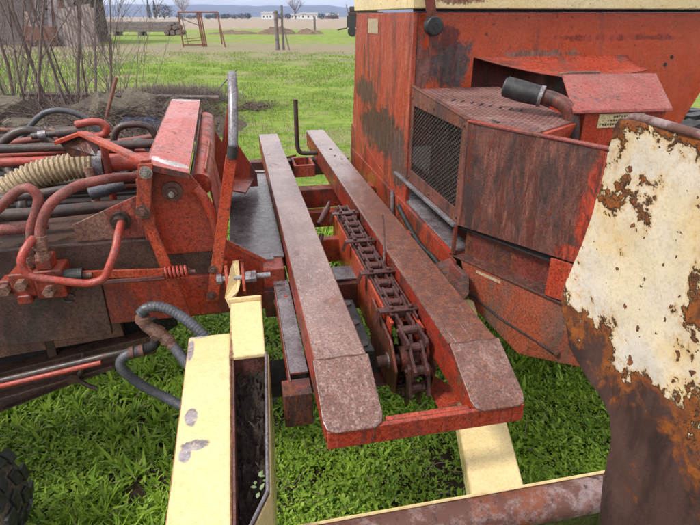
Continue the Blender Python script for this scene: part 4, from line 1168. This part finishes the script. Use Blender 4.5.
# body underframe and road wheel that carry the machine
obj('body_floor', box(.62, 2.4, .75, 3.2, .70, .74), 'dark', W_)
def wheel(name, c, axis, r, wdt, parent, lugs=22, rim_r=.5):
    """tyre with lug blocks and a rim; axis is a unit vector"""
    e = empty(name); e.parent = parent
    ax = Vector(axis).normalized(); u1 = ax.orthogonal().normalized(); u2 = ax.cross(u1)
    c = Vector(c)
    prof = [(-.42, rim_r), (-.5, .72), (-.48, .88), (-.40, .945), (-.2, .965), (0, .97), (.2, .965), (.40, .945), (.48, .88), (.5, .72), (.42, rim_r)]
    V, F = [], []
    ns = 56; m = len(prof)
    for i in range(ns):
        th = 2 * math.pi * i / ns
        rad = u1 * math.cos(th) + u2 * math.sin(th)
        for (x, q) in prof:
            V.append(tuple(c + ax * x * wdt + rad * q * r))
    for i in range(ns):
        for j in range(m - 1):
            F.append((i * m + j, i * m + j + 1, ((i + 1) % ns) * m + j + 1, ((i + 1) % ns) * m + j))
    o = obj('tyre', (V, F), 'tyre', e, smooth=True)
    gs = []
    for i in range(lugs):
        for s in (-1, 1):
            for (x0, x1, sh) in ((.04, .24, 0.0), (.27, .50, .35)):
                th0 = 2 * math.pi * (i + (.5 if s > 0 else 0) + sh) / lugs
                dth = 2 * math.pi / lugs * .36
                pts = []
                for (x, dt) in ((x0, -dth + .02), (x1, -dth + .05), (x1, dth * .8 + .05), (x0, dth * .9)):
                    th = th0 + dt
                    rr = .955 if x < .45 else .93
                    pts.append(c + ax * s * x * wdt + (u1 * math.cos(th) + u2 * math.sin(th)) * rr * r)
                nv = (u1 * math.cos(th0) + u2 * math.sin(th0)) * r * .052
                gs.append(prism([tuple(p) for p in pts], tuple(nv)))
    obj('tread_lugs', join(*gs), 'black', e, bevel=.003)
    obj('rim', join(cyl(tuple(c), ax, r * rim_r, wdt * .72, 30), cyl(tuple(c), ax, r * .16, wdt * .9, 16)), 'yellow', e, bevel=.006)
    return e
M['tyre'] = simple('muddy_tyre_rubber', (.06, .045, .034), (.14, .10, .075), 16, .8, .4, c3=(.018, .017, .017))
wheel('road_wheel', (2.22, 1.62, .60), (0, 1, 0), .62, .34, W_, 20, .52)

# ================================================================== OTHER THINGS
# lugged tyre at the lower left
gw = wheel('gauge_wheel', (0, 0, 0), (0, 1, 0), .27, .20, None, 20, .5)
gw.location = (-1.335, 1.18, .262)
gw.rotation_euler = (0, 0, R(11.7))
tag(gw, 'black lugged tyre with dried mud standing in the grass at lower left corner', 'wheel')

# ---- materials of the yard
M['concrete'] = simple('lichened_concrete', (.12, .10, .075), (.19, .16, .12), 9, .85, .9, 0, .03, c3=(.085, .08, .042))
M['slab_dark'] = simple('dirty_concrete', (.075, .06, .045), (.13, .105, .08), 9, .9, .9, 0, .03, c3=(.045, .035, .024))
M['oldwood'] = simple('grey_weathered_wood', (.165, .14, .135), (.26, .225, .215), 9, .85, .5, 0, .006, c3=(.09, .07, .065))
M['barnwood'] = simple('mauve_grey_barn_boards', (.155, .13, .14), (.22, .19, .20), 3, .85, .5, 0, .01, c3=(.10, .08, .085))
M['bark'] = simple('reddish_bare_bark', (.13, .088, .080), (.20, .145, .13), 30, .8, .5, 0, .003)
M['twig'] = simple('grey_mauve_twig', (.23, .175, .165), (.32, .255, .24), 30, .8, .3)
M['darktwig'] = simple('dark_dead_twig', (.075, .052, .043), (.13, .095, .08), 30, .85, .3)
M['rustpipe'] = simple('rusty_gate_pipe', (.16, .055, .035), (.22, .09, .06), 12, .6, .4)
M['tin'] = simple('rusty_corrugated_tin', (.16, .135, .13), (.21, .18, .17), 3, .5, .4, .2, c3=(.20, .10, .06))
M['tarp'] = simple('blue_plastic_tarp', (.035, .055, .13), (.05, .08, .17), 9, .35, .4)
M['whitewall'] = simple('white_wall', (.70, .70, .69), (.76, .75, .74), 1, .7, .1)
M['roofgrey'] = simple('grey_roof', (.22, .21, .21), (.28, .27, .26), 1, .7, .1)
M['blackpaint'] = simple('dull_black_paint', (.018, .018, .02), (.04, .036, .034), 6, .6, .3)
M['soilmound'] = simple('brown_soil_and_brush', (.12, .078, .052), (.18, .125, .085), 2, .95, .8, 0, .1, c3=(.11, .07, .05))
M['fartree'] = leaf_mat('far_dark_foliage', (.020, .034, .020), (.045, .060, .035), (.03, .045, .028), nsc=.3)
M['farhedge'] = leaf_mat('far_hedge_foliage', (.050, .038, .038), (.085, .065, .06), (.06, .055, .04), nsc=.3)

# ---- bare bush: each stem with its own twigs
def branch(gs, p, d, ln, r, depth, n=5):
    pts = [Vector(p)]
    dd = Vector(d).normalized()
    k = 4 if depth else 3
    rr = [r]
    for i in range(k):
        dd = (dd + Vector((random.uniform(-.13, .13), random.uniform(-.13, .13), random.uniform(-.02, .12)))).normalized()
        pts.append(pts[-1] + dd * ln / k)
        rr.append(r * (1 - .62 * (i + 1) / k))
    gs.append(tube(pts, rr, n if depth > 1 else 4, 0, caps=False))
    if depth:
        nb = random.randint(4, 6) if depth > 1 else random.randint(4, 7)
        for _ in range(nb):
            t = random.uniform(.25, 1.0)
            q = min(k - 1, int(t * k)); f = t * k - q
            bp_ = pts[q].lerp(pts[q + 1], f)
            an = random.uniform(0, 6.28); sp_ = random.uniform(.45, .95)
            side = Vector((math.cos(an), math.sin(an), random.uniform(-.1, .5)))
            branch(gs, bp_, dd * (1 - sp_ * .5) + side * sp_ * .75, ln * random.uniform(.38, .62), max(.003, rr[q] * .45), depth - 1, 4)
bush = empty('bare_bush', (-5.2, 9.8, 0))
tag(bush, 'leafless many-stemmed bush with reddish twigs growing among the rubble', 'bush')
stems = [(-.75, -.2, .02, 3.9), (-.3, -.3, .16, 3.4), (.38, .2, .05, 3.9), (-1.2, -.1, .1, 3.5), (-1.35, .2, -.35, 2.7), (-.95, 0, -.18, 3.3), (-.62, -.1, .05, 3.6), (-.45, .25, .10, 3.8), (-.2, .0, -.06, 3.7), (.05, .1, .02, 3.9), (.28, -.1, .10, 3.6), (.5, .1, .22, 3.2), (.78, .2, .32, 2.2), (-1.0, .3, .5, 2.6), (.95, -.1, .18, 1.5), (.15, .3, -.35, 3.0)]
for (sx, sy, lean, h) in stems:
    gs = []
    branch(gs, (sx, sy, -.05), (lean, random.uniform(-.15, .15), 1), h, random.uniform(.017, .032), 3, 6)
    obj('stem', join(*gs), random.choice(['bark', 'twig', 'bark']), bush, smooth=True)
thin = []
for _ in range(120):
    branch(thin, (random.uniform(-1.7, 1.35), random.uniform(-.4, .6), 0), (random.uniform(-.7, .7), random.uniform(-.3, .3), 1), random.uniform(.7, 2.6), random.uniform(.005, .009), 1, 4)
o = obj('shoots', join(*thin), 'twig', bush); o['kind'] = 'stuff'

# ---- rubble: broken slabs and stones, each one its own
def slab(loc, size, rot, mat, label, seed, group='broken concrete along the yard edge', rough=.06, name='concrete_slab'):
    random.seed(seed)
    n = random.randint(5, 8)
    pts = []
    for i in range(n):
        t = 6.283 * (i + random.uniform(-.25, .25)) / n
        rr = random.uniform(.75, 1.05)
        pts.append((math.cos(t) * rr * size[0] / 2, math.sin(t) * rr * size[1] / 2))
    bm_v, bm_f = [], []
    lay = [(-1, .88), (-.55, 1.0), (.1, 1.03), (.6, .98), (1, .84)]
    m = n * 3
    for (h, sc_) in lay:
        for i in range(m):
            f = i / 3; q = int(f); a_ = Vector(pts[q % n]); b_ = Vector(pts[(q + 1) % n]); p = a_.lerp(b_, f - q)
            v = Vector((p.x * sc_, p.y * sc_, h * size[2] / 2))
            nz = mnoise.noise_vector(v * 4 + Vector((seed, 0, 0))) + mnoise.noise_vector(v * 13 + Vector((seed, 5, 0))) * .5
            bm_v.append(v + nz * rough * min(size[0], size[1]) * 1.3)
    for l in range(4):
        for i in range(m):
            j = (i + 1) % m
            bm_f.append((l * m + i, l * m + j, (l + 1) * m + j, (l + 1) * m + i))
    bm_f.append(tuple(range(m))[::-1]); bm_f.append(tuple(range(4 * m, 5 * m)))
    o = obj(name, (bm_v, bm_f), mat, None, bevel=.012, seg=2)
    o.location = loc; o.rotation_euler = rot
    return tag(o, label, 'rubble', group)
slab((-5.85, 9.2, .24), (.80, .6, .42), (.3, .1, .2), 'concrete', 'rounded mossy stone lump left of the bush foot', 1, name='stone')
slab((-4.55, 9.0, .20), (1.35, .9, .16), (.45, -.22, .1), 'slab_dark', 'broad dark broken slab lying tilted in the middle of the rubble', 2)
slab((-3.62, 9.25, .28), (.75, .16, .58), (-.45, .22, -.15), 'concrete', 'pale grey upright slab standing above the blue tarp', 3)
slab((-3.98, 8.95, .26), (.62, .5, .5), (.4, .5, .3), 'concrete', 'tan broken block leaning on the pale upright slab', 4, name='concrete_block')
slab((-4.95, 8.2, .16), (.70, .5, .22), (.2, .2, .6), 'concrete', 'small greenish slab in front of the broad dark slab', 5)
slab((-5.5, 8.1, .12), (.45, .4, .28), (.1, .3, .2), 'slab_dark', 'small brown stone at the left end of the rubble', 6, name='stone')
slab((-3.1, 9.7, .18), (.6, .45, .34), (.3, .1, .9), 'concrete', 'yellowish block half under dry twigs at the right of the rubble', 7, name='concrete_block')
slab((-4.25, 8.0, .10), (.5, .4, .2), (.1, .2, .3), 'slab_dark', 'dark flat stone beside the blue tarp', 8, name='stone')
slab((-6.35, 9.3, .2), (.7, .5, .4), (.2, .2, .1), 'slab_dark', 'brown slab at the far left edge of the rubble', 9)
slab((-3.35, 8.3, .10), (.42, .34, .2), (.1, .1, .5), 'slab_dark', 'low grey-brown stone right of the blue tarp', 10, name='stone')
random.seed(5)
# crumpled blue tarp
V, F = [], []
for j in range(21):
    for i in range(25):
        a = i / 24 - .5; b = j / 20 - .5
        h = .10 + .10 * mnoise.noise(Vector((a * 6, b * 6, 1))) + .05 * mnoise.noise(Vector((a * 15, b * 13, 4)))
        h *= max(0, 1 - (2 * max(abs(a), abs(b))) ** 4)
        V.append((a * .75, b * .5, max(.0, h)))
for j in range(20):
    for i in range(24):
        q = j * 25 + i
        F.append((q, q + 1, q + 26, q + 25))
tp_ = obj('tarp', (V, F), 'tarp', None, smooth=True); tp_.location = (-3.42, 8.72, .06); tp_.rotation_euler = (.25, 0, .3)
tp_.modifiers.new('solid', 'SOLIDIFY').thickness = .004
tag(tp_, 'crumpled dark blue plastic tarp in front of the pale upright slab', 'tarp')
# boards and pipes lying in the rubble
def lying(name, p, q, r, mat, label, cat, w=None):
    g_ = tube([p, Vector(p).lerp(Vector(q), .5) + Vector((0, 0, .01)), q], r, 10) if w is None else bar(p, q, w, r, (0, 1, .2))
    o = obj(name, g_, mat, None, bevel=0 if w is None else .004, smooth=w is None)
    return tag(o, label, cat)
lying('wooden_board', (-5.9, 7.6, .22), (-3.9, 8.3, .12), .03, 'oldwood', 'long grey board lying in front of the rubble', 'board', .14)
lying('wooden_board', (-6.0, 10.0, .42), (-2.5, 10.4, .30), .05, 'bark', 'long dark brown timber lying behind the slabs below the bush', 'board', .12)
lying('wooden_stick', (-3.0, 12.1, .15), (-2.55, 12.6, .62), .018, 'oldwood', 'pale broken stick slanting up out of the dry grass', 'stick')
lying('rusty_pipe', (-4.9, 7.3, .30), (-3.3, 7.5, .18), .03, 'rustpipe', 'rusty pipe lying nearest the machine in the rubble', 'pipe')
lying('rusty_pipe', (-3.9, 8.4, .05), (-3.6, 8.55, .85), .028, 'rustpipe', 'short rusty pipe standing up beside the tan block', 'pipe')
ln_ = obj('old_hose', tube([(-5.9, 7.2, .10), (-5.6, 7.35, .55), (-5.2, 7.3, .62), (-4.95, 7.2, .25), (-5.1, 7.1, .05)], .035, 10, 8), 'darkpipe', None, smooth=True)
tag(ln_, 'thick dark old hose arching out of the rubble at left', 'hose')
# litter and dead twigs that carpet the rubble
n = 26000
x = rng.normal(-4.4, 1.5, n); y = rng.normal(8.9, 1.1, n)
keep = (x < -2.3 + .25 * rng.normal(0, 1, n)) & (y > 6.3) & (x > -8)
x, y = x[keep], y[keep]; n = len(x)
hz = .14 * np.clip(vnoise(x, y, 1.4, 4.4) + .4, 0, 1) + .02
V, T = leaves(x, y, hz * rng.uniform(.2, 1, n), rng.uniform(0, 6.28, n), rng.uniform(.05, .16, n), rng.uniform(.015, .05, n), rng.uniform(-.1, .7, n), rng.uniform(0, .3, n))
M['brownleaf'] = leaf_mat('brown_dead_leaf', (.075, .045, .032), (.17, .115, .085), (.11, .075, .05))
o = tri_mesh('leaf_litter', V, T, M['brownleaf']); o['kind'] = 'stuff'; tag(o, 'brown dead leaves and bark carpeting the rubble strip', 'leaf litter')
gs = []
for _ in range(620):
    x0, y0 = random.gauss(-4.3, 1.3), random.gauss(9.0, 1.0)
    if x0 > -2.4 or y0 < 6.8: continue
    an = random.uniform(0, 6.28); l_ = random.uniform(.3, 1.0); z0 = random.uniform(.03, .3)
    gs.append(tube([(x0, y0, z0), (x0 + math.cos(an) * l_ * .5, y0 + math.sin(an) * l_ * .5, z0 + random.uniform(0, .2)), (x0 + math.cos(an) * l_, y0 + math.sin(an) * l_, z0 + random.uniform(-.02, .3))], [.007, .005, .002], 4, 0, False))
o = obj('dead_twigs', join(*gs), 'darktwig'); o['kind'] = 'stuff'; tag(o, 'dead twigs strewn over the rubble', 'twigs')
# mounds of soil under the litter
def mound(name, loc, rx, ry, h, mat, seed, label=None, n=40):
    V, F = [], []
    for j in range(n + 1):
        for i in range(n + 1):
            a = 2 * i / n - 1; b = 2 * j / n - 1
            r2 = a * a + b * b
            z = h * max(0, 1 - r2) ** .8 * (.75 + .5 * mnoise.noise(Vector((a * 2.5, b * 2.5, seed))) + .22 * mnoise.noise(Vector((a * 8, b * 8, seed)))) - .03
            V.append((a * rx, b * ry, z))
    for j in range(n):
        for i in range(n):
            q = j * (n + 1) + i
            F.append((q, q + 1, q + n + 2, q + n + 1))
    o = obj(name, (V, F), mat, None, smooth=True); o.location = loc
    o['kind'] = 'structure'
    return o
M['litterground'] = simple('dark_litter_ground', (.055, .036, .026), (.10, .07, .05), 9, .95, .8, 0, .03)
mound('soil_bank', (-4.9, 9.0, 0), 3.3, 2.2, .24, 'litterground', 3)
# dry grass tufts
def tuft(name, c, rx, ry, n, ln, mat, label, cat):
    x = rng.normal(0, .45, n) * rx; y = rng.normal(0, .45, n) * ry
    V, T = leaves(x, y, np.zeros(n), rng.uniform(0, 6.28, n), rng.uniform(.4, 1, n) * ln, rng.uniform(.006, .014, n), rng.uniform(.5, 1.45, n), rng.uniform(0, .35, n))
    o = tri_mesh(name, V, T, M[mat]); o.location = (c[0], c[1], 0)
    return tag(o, label, cat)
M['pinkbrush'] = leaf_mat('pinkish_dead_brush', (.13, .085, .075), (.24, .17, .15), (.17, .12, .10))
M['greystraw'] = leaf_mat('grey_dead_grass', (.17, .13, .11), (.27, .22, .19), (.22, .17, .15))
tuft('dry_grass_clump', (-3.9, 12.0), 1.3, .6, 5200, .55, 'greystraw', 'mauve-grey clump of dead grass behind the faded red cover', 'grass clump')
tuft('dry_grass_clump', (-5.6, 11.2), 1.5, .6, 4200, .45, 'greystraw', 'dead grass clump at the foot of the bush behind the slabs', 'grass clump')
tuft('dead_brush', (-4.5, 8.7), 2.6, 1.3, 6500, .34, 'pinkbrush', 'pinkish brown dead brush growing through the rubble', 'brush')['kind'] = 'stuff'
lp_x = rng.normal(0, .22, 500); lp_y = rng.normal(0, .35, 500)
V, T = leaves(lp_x, lp_y, np.full(500, .03), rng.uniform(0, 6.28, 500), rng.uniform(.05, .10, 500), rng.uniform(.03, .05, 500), rng.uniform(-.1, .6, 500), rng.uniform(0, .3, 500))
o = tri_mesh('leaf_heap', V, T, M['brownleaf']); o.location = (-1.95, 11.2, 0); o['kind'] = 'stuff'; tag(o, 'small flat heap of brown leaves on the grass beyond the left rail', 'leaf heap')

# ---- the field: gate, posts, timber stack, cart
gate = empty('pipe_gate', (-9.05, 35.2, 0), R(4)); tag(gate, 'rusty tubular gate frame standing alone in the field', 'gate')
for (p, q) in [((-1.25, 0, 0), (-1.32, 0, 1.95)), ((1.12, 0, .15), (1.05, 0, 1.95)), ((-1.32, 0, 1.95), (1.05, 0, 1.95)), ((-1.25, 0, .12), (.2, 0, .12)), ((1.05, 0, 1.5), (1.38, -.5, 0))]:
    obj('frame_pipe', tube([p, q], .045, 8), 'rustpipe', gate, smooth=True)
for x_ in (-.05, .06, .18):
    obj('bar', tube([(x_, -.05, 0), (x_ - .16, -.05, 1.95)], .045, 8), 'rustpipe', gate, smooth=True)
for x_, z_ in ((-1.18, .45), (-1.15, .3)):
    obj('cross_bar', tube([(x_, .02, z_), (.1, .02, z_ + .1)], .025, 6), 'rustpipe', gate, smooth=True)
obj('brace', tube([(-1.2, .03, 1.6), (.0, .03, 1.15)], .03, 6), 'oldwood', gate, smooth=True)
obj('brace', tube([(-1.15, .03, 1.75), (-.95, .03, .15)], .03, 6), 'oldwood', gate, smooth=True)
pst = empty('fence_post', (-3.95, 31.8, 0)); tag(pst, 'weathered wooden fence corner post with wire and a leaning brace', 'fence post')
obj('post', tube([(-.1, 0, -.05), (-.12, 0, 1.0), (-.10, 0, 2.0)], [.12, .105, .10], 10), 'oldwood', pst, smooth=True)
obj('post', tube([(.22, .1, -.05), (.20, .1, 1.1), (.22, .1, 2.25)], [.07, .06, .06], 8), 'barnwood', pst, smooth=True)
obj('brace', tube([(.55, -.1, 0), (.3, .0, 1.1)], .04, 8), 'oldwood', pst, smooth=True)
for z_ in (.5, 1.0, 1.5, 1.85):
    obj('wire_wrap', tube([(-.1 + .13 * math.cos(t * .7), .13 * math.sin(t * .7), z_ + .01 * t) for t in range(10)], .012, 5), 'rustpipe', pst)
p2 = obj('far_fence_post', tube([(0, 0, -.05), (0, 0, 1.7)], .14, 8), 'barnwood', None, smooth=True); p2.location = (2.1, 75, 0)
p2.location = (-4.6, 75, 0); tag(p2, 'single dark fence post in the far stubble field', 'fence post')
stk_ = empty('timber_stack', (-20.2, 56, 0), R(-2)); tag(stk_, 'low stack of long grey timbers on bearers in the field beyond the shed', 'timber stack')
random.seed(9)
for r_ in range(3):
    for c_ in range(4):
        x0 = -3.8 + random.uniform(-.6, .3); x1 = 3.0 + random.uniform(-.6, .5)
        obj('timber', box(x0, x1, c_ * .33, c_ * .33 + .28, .35 + r_ * .32, .35 + r_ * .32 + .27), random.choice(['oldwood', 'whitewall' if r_ == 2 and c_ == 0 else 'oldwood', 'barnwood']), stk_, bevel=.02)
for x_ in (-3, -.5, 2.2):
    obj('bearer', box(x_, x_ + .3, -.1, 1.5, 0, .345), 'barnwood', stk_)
for i in range(5):
    obj('log', tube([(2.4 + i * .28, -.25, .3 + .45 * (i % 2)), (2.5 + i * .28, 1.4, .3 + .45 * (i % 2))], .24, 10), 'bark', stk_, smooth=True)
cart = empty('farm_cart', (1.1, 54, 0)); tag(cart, 'dark farm cart standing in the field beside the tall red panel', 'cart')
obj('body', box(-1.4, 2.2, 0, 1.8, .75, 1.75), 'blackpaint', cart, bevel=.03)
obj('load', join(box(-1.3, 2.0, .1, 1.7, 1.76, 2.1), box(-1.15, 1.5, .2, 1.6, 2.11, 2.55)), 'darkpipe', cart, bevel=.05)
for x_ in (-.9, 1.5):
    obj('wheel', join(cyl((x_, -.12, .42), (0, 1, 0), .42, .22, 22), cyl((x_, -.14, .42), (0, 1, 0), .15, .24, 12)), 'black', cart, smooth=True)
obj('drawbar', tube([(-1.4, .9, .7), (-2.3, .9, .55)], .06, 8), 'blackpaint', cart)
for x_ in (-1.2, -.4):
    obj('stake', tube([(x_, .0, 1.7), (x_ - .25, .0, 2.7)], .04, 6), 'rustpipe', cart)
mound('soil_mound', (-31, 84, 0), 6, 4, 1.1, 'soilmound', 2)
mound('soil_mound', (-7.9, 62, 0), 2.2, 2.5, .85, 'soilmound', 5)
mound('soil_mound', (-4.4, 62, 0), 1.6, 2.2, .6, 'soilmound', 7)
mound('soil_mound', (-12.5, 62, 0), 3.0, 2.0, .45, 'soilmound', 8)

# ---- old shed on the left
shed = empty('wooden_shed', (-22.5, 37.5, 0), R(6)); tag(shed, 'old mauve-grey board shed behind the bush with broken right end', 'shed')
random.seed(3)
gs = []
z_ = 0.0
while z_ < 4.2:
    x_ = -9.0
    while x_ < 4.6:
        l_ = random.uniform(2.2, 4.2); x1 = min(4.6, x_ + l_)
        if not (2.6 < x_ < 4.0 and 1.2 < z_ < 2.6) and random.random() > .03:
            d_ = random.uniform(-.02, .02)
            gs.append(prism([(x_, d_, z_ + .005), (x1 - .02, d_ + random.uniform(-.02, .02), z_ + .005 + random.uniform(-.02, .02)), (x1 - .02, d_, z_ + .225), (x_, d_, z_ + .225)], (0, .035, 0)))
        x_ = x1
    z_ += .23
wo_ = obj('siding', join(*gs), 'barnwood', shed); wo_['kind'] = 'stuff'
obj('inner_wall', box(-9, 4.6, .25, .3, 0, 4.2), 'dark', shed)  # dark sheet behind the boards, colours the openings as if in shade
obj('end_wall', box(4.55, 4.65, .32, 6, 0, 4.2), 'dark', shed)
obj('post', box(4.2, 4.45, -.12, -.045, 0, 4.2), 'oldwood', shed)
obj('post', box(1.4, 1.62, -.12, -.045, 0, 4.2), 'oldwood', shed)
obj('roof', prism([(-9.5, -.6, 4.1), (-9.5, 3.0, 5.8), (-9.5, 6.6, 4.1), (-9.5, 6.6, 4.25), (-9.5, 3.0, 5.95), (-9.5, -.6, 4.25)], (14.8, 0, 0)), 'tin', shed)
for i in range(16):
    x_ = random.uniform(1.8, 5.4); h_ = random.uniform(1.4, 3.6); lean = random.uniform(-.9, .7)
    obj('fallen_board', bar((x_ + .3, -1.2 - .05 * i, 0), (x_ + .3 + lean, -.25 - .02 * i, h_), random.uniform(.16, .26), .04, (1, 0, 0)), ['oldwood', 'barnwood', 'tan'][i % 3], shed)
def clutter(name, loc, g_, mat, label, cat, rz=0):
    o = obj(name, g_, mat, None, bevel=.02); o.location = loc; o.rotation_euler = (0, 0, rz); return tag(o, label, cat)
clutter('rusty_tank', (-19.2, 35.6, 0), join(box(-.9, .9, -.4, .4, .35, 1.15), box(-.8, -.7, -.3, .3, 0, .345), box(.7, .8, -.3, .3, 0, .345)), 'rustpipe', 'rusty brown box tank on legs in front of the shed wall', 'tank', .1)
V, F = [], []
for i in range(41):
    for j in (0, 1):
        V.append((i * .05 - 1.0, .02 * math.sin(i * 1.57) + j * .9, j * 2.3))
for i in range(40):
    F.append((2 * i, 2 * i + 2, 2 * i + 3, 2 * i + 1))
tin = obj('tin_sheet', (V, F), 'tin'); tin.location = (-16.6, 35.3, 0); tin.rotation_euler = (0, R(-9), .15)
tin.modifiers.new('solid', 'SOLIDIFY').thickness = .01
tag(tin, 'pale corrugated tin sheet leaning on the right end of the shed', 'metal sheet')

# ---- far trees, hedge bushes and houses
def puff(name, loc, rx, rz, n, mat, label, cat, group=None, leaf=.5, trunk=0.0, cone=False):
    e = empty(name, loc); tag(e, label, cat, group)
    u = rng.normal(0, 1, (n, 3)); u /= np.linalg.norm(u, axis=1)[:, None]
    rad = rng.uniform(.35, 1, n) ** .5
    px = u[:, 0] * rad; py = u[:, 1] * rad; pz = u[:, 2] * rad
    lump = 1 + .55 * np.array([mnoise.noise(Vector((a * 2.2 + loc[0], b * 2.2, c * 2.2))) for a, b, c in zip(px, py, pz)])
    if cone:
        taper = np.clip(1.05 - (pz + 1) / 2, .05, 1)
        px *= taper; py *= taper
    V, T = leaves(px * rx * lump, py * rx * lump, trunk + rz + pz * rz * lump, rng.uniform(0, 6.28, n), rng.uniform(.5, 1, n) * leaf, rng.uniform(.3, .6, n) * leaf, rng.uniform(-.6, 1.3, n), rng.uniform(0, .4, n))
    o = tri_mesh('crown', V, T, M[mat]); o.parent = e
    obj('trunk', tube([(0, 0, -.1), (0, 0, trunk + rz * 1.2)], [rx * .07 + .1, .06], 6), 'bark', e)
D = 420
def farx(px):
    return (px - 350) / 526 * D * .906
puff('columnar_tree', (farx(149.5), D, 0), 2.2, 6.2, 900, 'fartree', 'left of two dark narrow conifers on the far field edge', 'tree', None, 1.0, .3, True)
puff('columnar_tree', (farx(154.5), D + 3, 0), 2.1, 6.0, 900, 'fartree', 'right of two dark narrow conifers on the far field edge', 'tree', None, 1.0, .3, True)
puff('round_tree', (farx(168), D - 8, 0), 6.5, 4.6, 1500, 'farhedge', 'large round brown leafless-looking tree beside the two conifers', 'tree', None, 1.0, .6)
HB = ('first bush of the far hedge line right of the round brown tree', 'second bush of the far hedge line right of the round brown tree', 'bush of the far hedge line behind the left upright of the pipe gate', 'bush of the far hedge line above the middle of the pipe gate', 'bush of the far hedge line just right of the middle of the pipe gate', 'bush of the far hedge line above the right corner of the pipe gate', 'bush of the far hedge line just right of the pipe gate', 'second bush of the far hedge line right of the pipe gate', 'third bush of the far hedge line right of the pipe gate', 'last bush of the far hedge line left of the white house', 'bush of the far hedge line just left of the wooden corner post', 'bush of the far hedge line under the wide bare tree', 'bush of the far hedge line just right of the long low white house', 'rightmost bush of the far hedge line, next to the dark farm cart')
for i, px in enumerate((181, 189, 199, 208, 213, 219, 226, 232, 240, 247, 279, 288, 322, 333)):
    puff('hedge_bush', (farx(px), D + random.uniform(-10, 10), 0), random.uniform(2.4, 4.6), random.uniform(1.1, 2.2), 520, 'farhedge' if i % 3 else 'fartree', HB[i], 'bush', 'bushes of the far hedge line', .9, .1)
def far_tree(loc, h, label, seed, mat='bark', depth=3):
    random.seed(seed)
    e = empty('bare_tree', loc); tag(e, label, 'tree')
    gs = []
    branch(gs, (0, 0, 0), (0, 0, 1), h * .5, h * .035, 0, 6)
    obj('trunk', gs[0], mat, e)
    gs = []
    for i in range(9):
        an = i * .7
        branch(gs, (0, 0, h * (.25 + .025 * i)), (math.cos(an) * .8, math.sin(an) * .8, .9), h * .55, h * .018, depth, 5)
    obj('crown', join(*gs), mat, e)
far_tree((farx(298), D - 20, 0), 13, 'wide bare tree standing beside the white gabled house', 4)
far_tree((farx(195), D - 30, 0), 15, 'tall pale bare tree above the hedge line', 6, 'twig', 3)
def house(name, px, wdt, h, roof, label, dark=False, wallm='whitewall', dy=0):
    e = empty(name, (farx(px), D + 25 + dy, 0)); tag(e, label, 'house')
    h *= .8
    obj('wall', box(-wdt / 2, wdt / 2, 0, 8, 0, h), wallm, e)
    obj('roof', prism([(-wdt / 2 - .4, -.5, h), (-wdt / 2 - .4, 4, h + roof), (-wdt / 2 - .4, 8.5, h)], (wdt + .8, 0, 0)), 'roofgrey', e)
    for k in range(3):
        x0 = -wdt * .35 + k * wdt * .3
        obj('window', box(x0, x0 + 1.1, -.06, -.01, 1.0, 2.2), 'black', e)
house('farm_house', 262, 8.5, 4.6, 1.6, 'white house left of the wide bare tree')
house('farm_house', 285, 10, 3.4, 1.2, 'small pale house right behind the wooden corner post', dy=60)
house('farm_house', 306, 13.5, 4.0, 1.4, 'long low white house in the middle distance')
house('farm_house', 331, 10, 3.0, 1.6, 'small brownish house near the right of the hedge line', wallm='tan')
house('farm_house', 130, 12, 3.0, 1.2, 'pale house just left of the two conifers', dy=40)

# ---- air between here and the hills
hz_m = bpy.data.materials.new('haze_air'); hz_m.use_nodes = True
t_ = hz_m.node_tree
for n_ in list(t_.nodes): t_.nodes.remove(n_)
ov = t_.nodes.new('ShaderNodeOutputMaterial'); pv = t_.nodes.new('ShaderNodeVolumePrincipled')
pv.inputs['Color'].default_value = (.55, .68, 1.0, 1); pv.inputs['Density'].default_value = .00026
t_.links.new(pv.outputs[0], ov.inputs['Volume'])
hb_ = obj('haze', box(-5900, 5900, -250, 6400, -1.0, 90), hz_m); hb_['kind'] = 'stuff'
tag(hb_, 'pale blue haze in front of the far hills', 'haze')
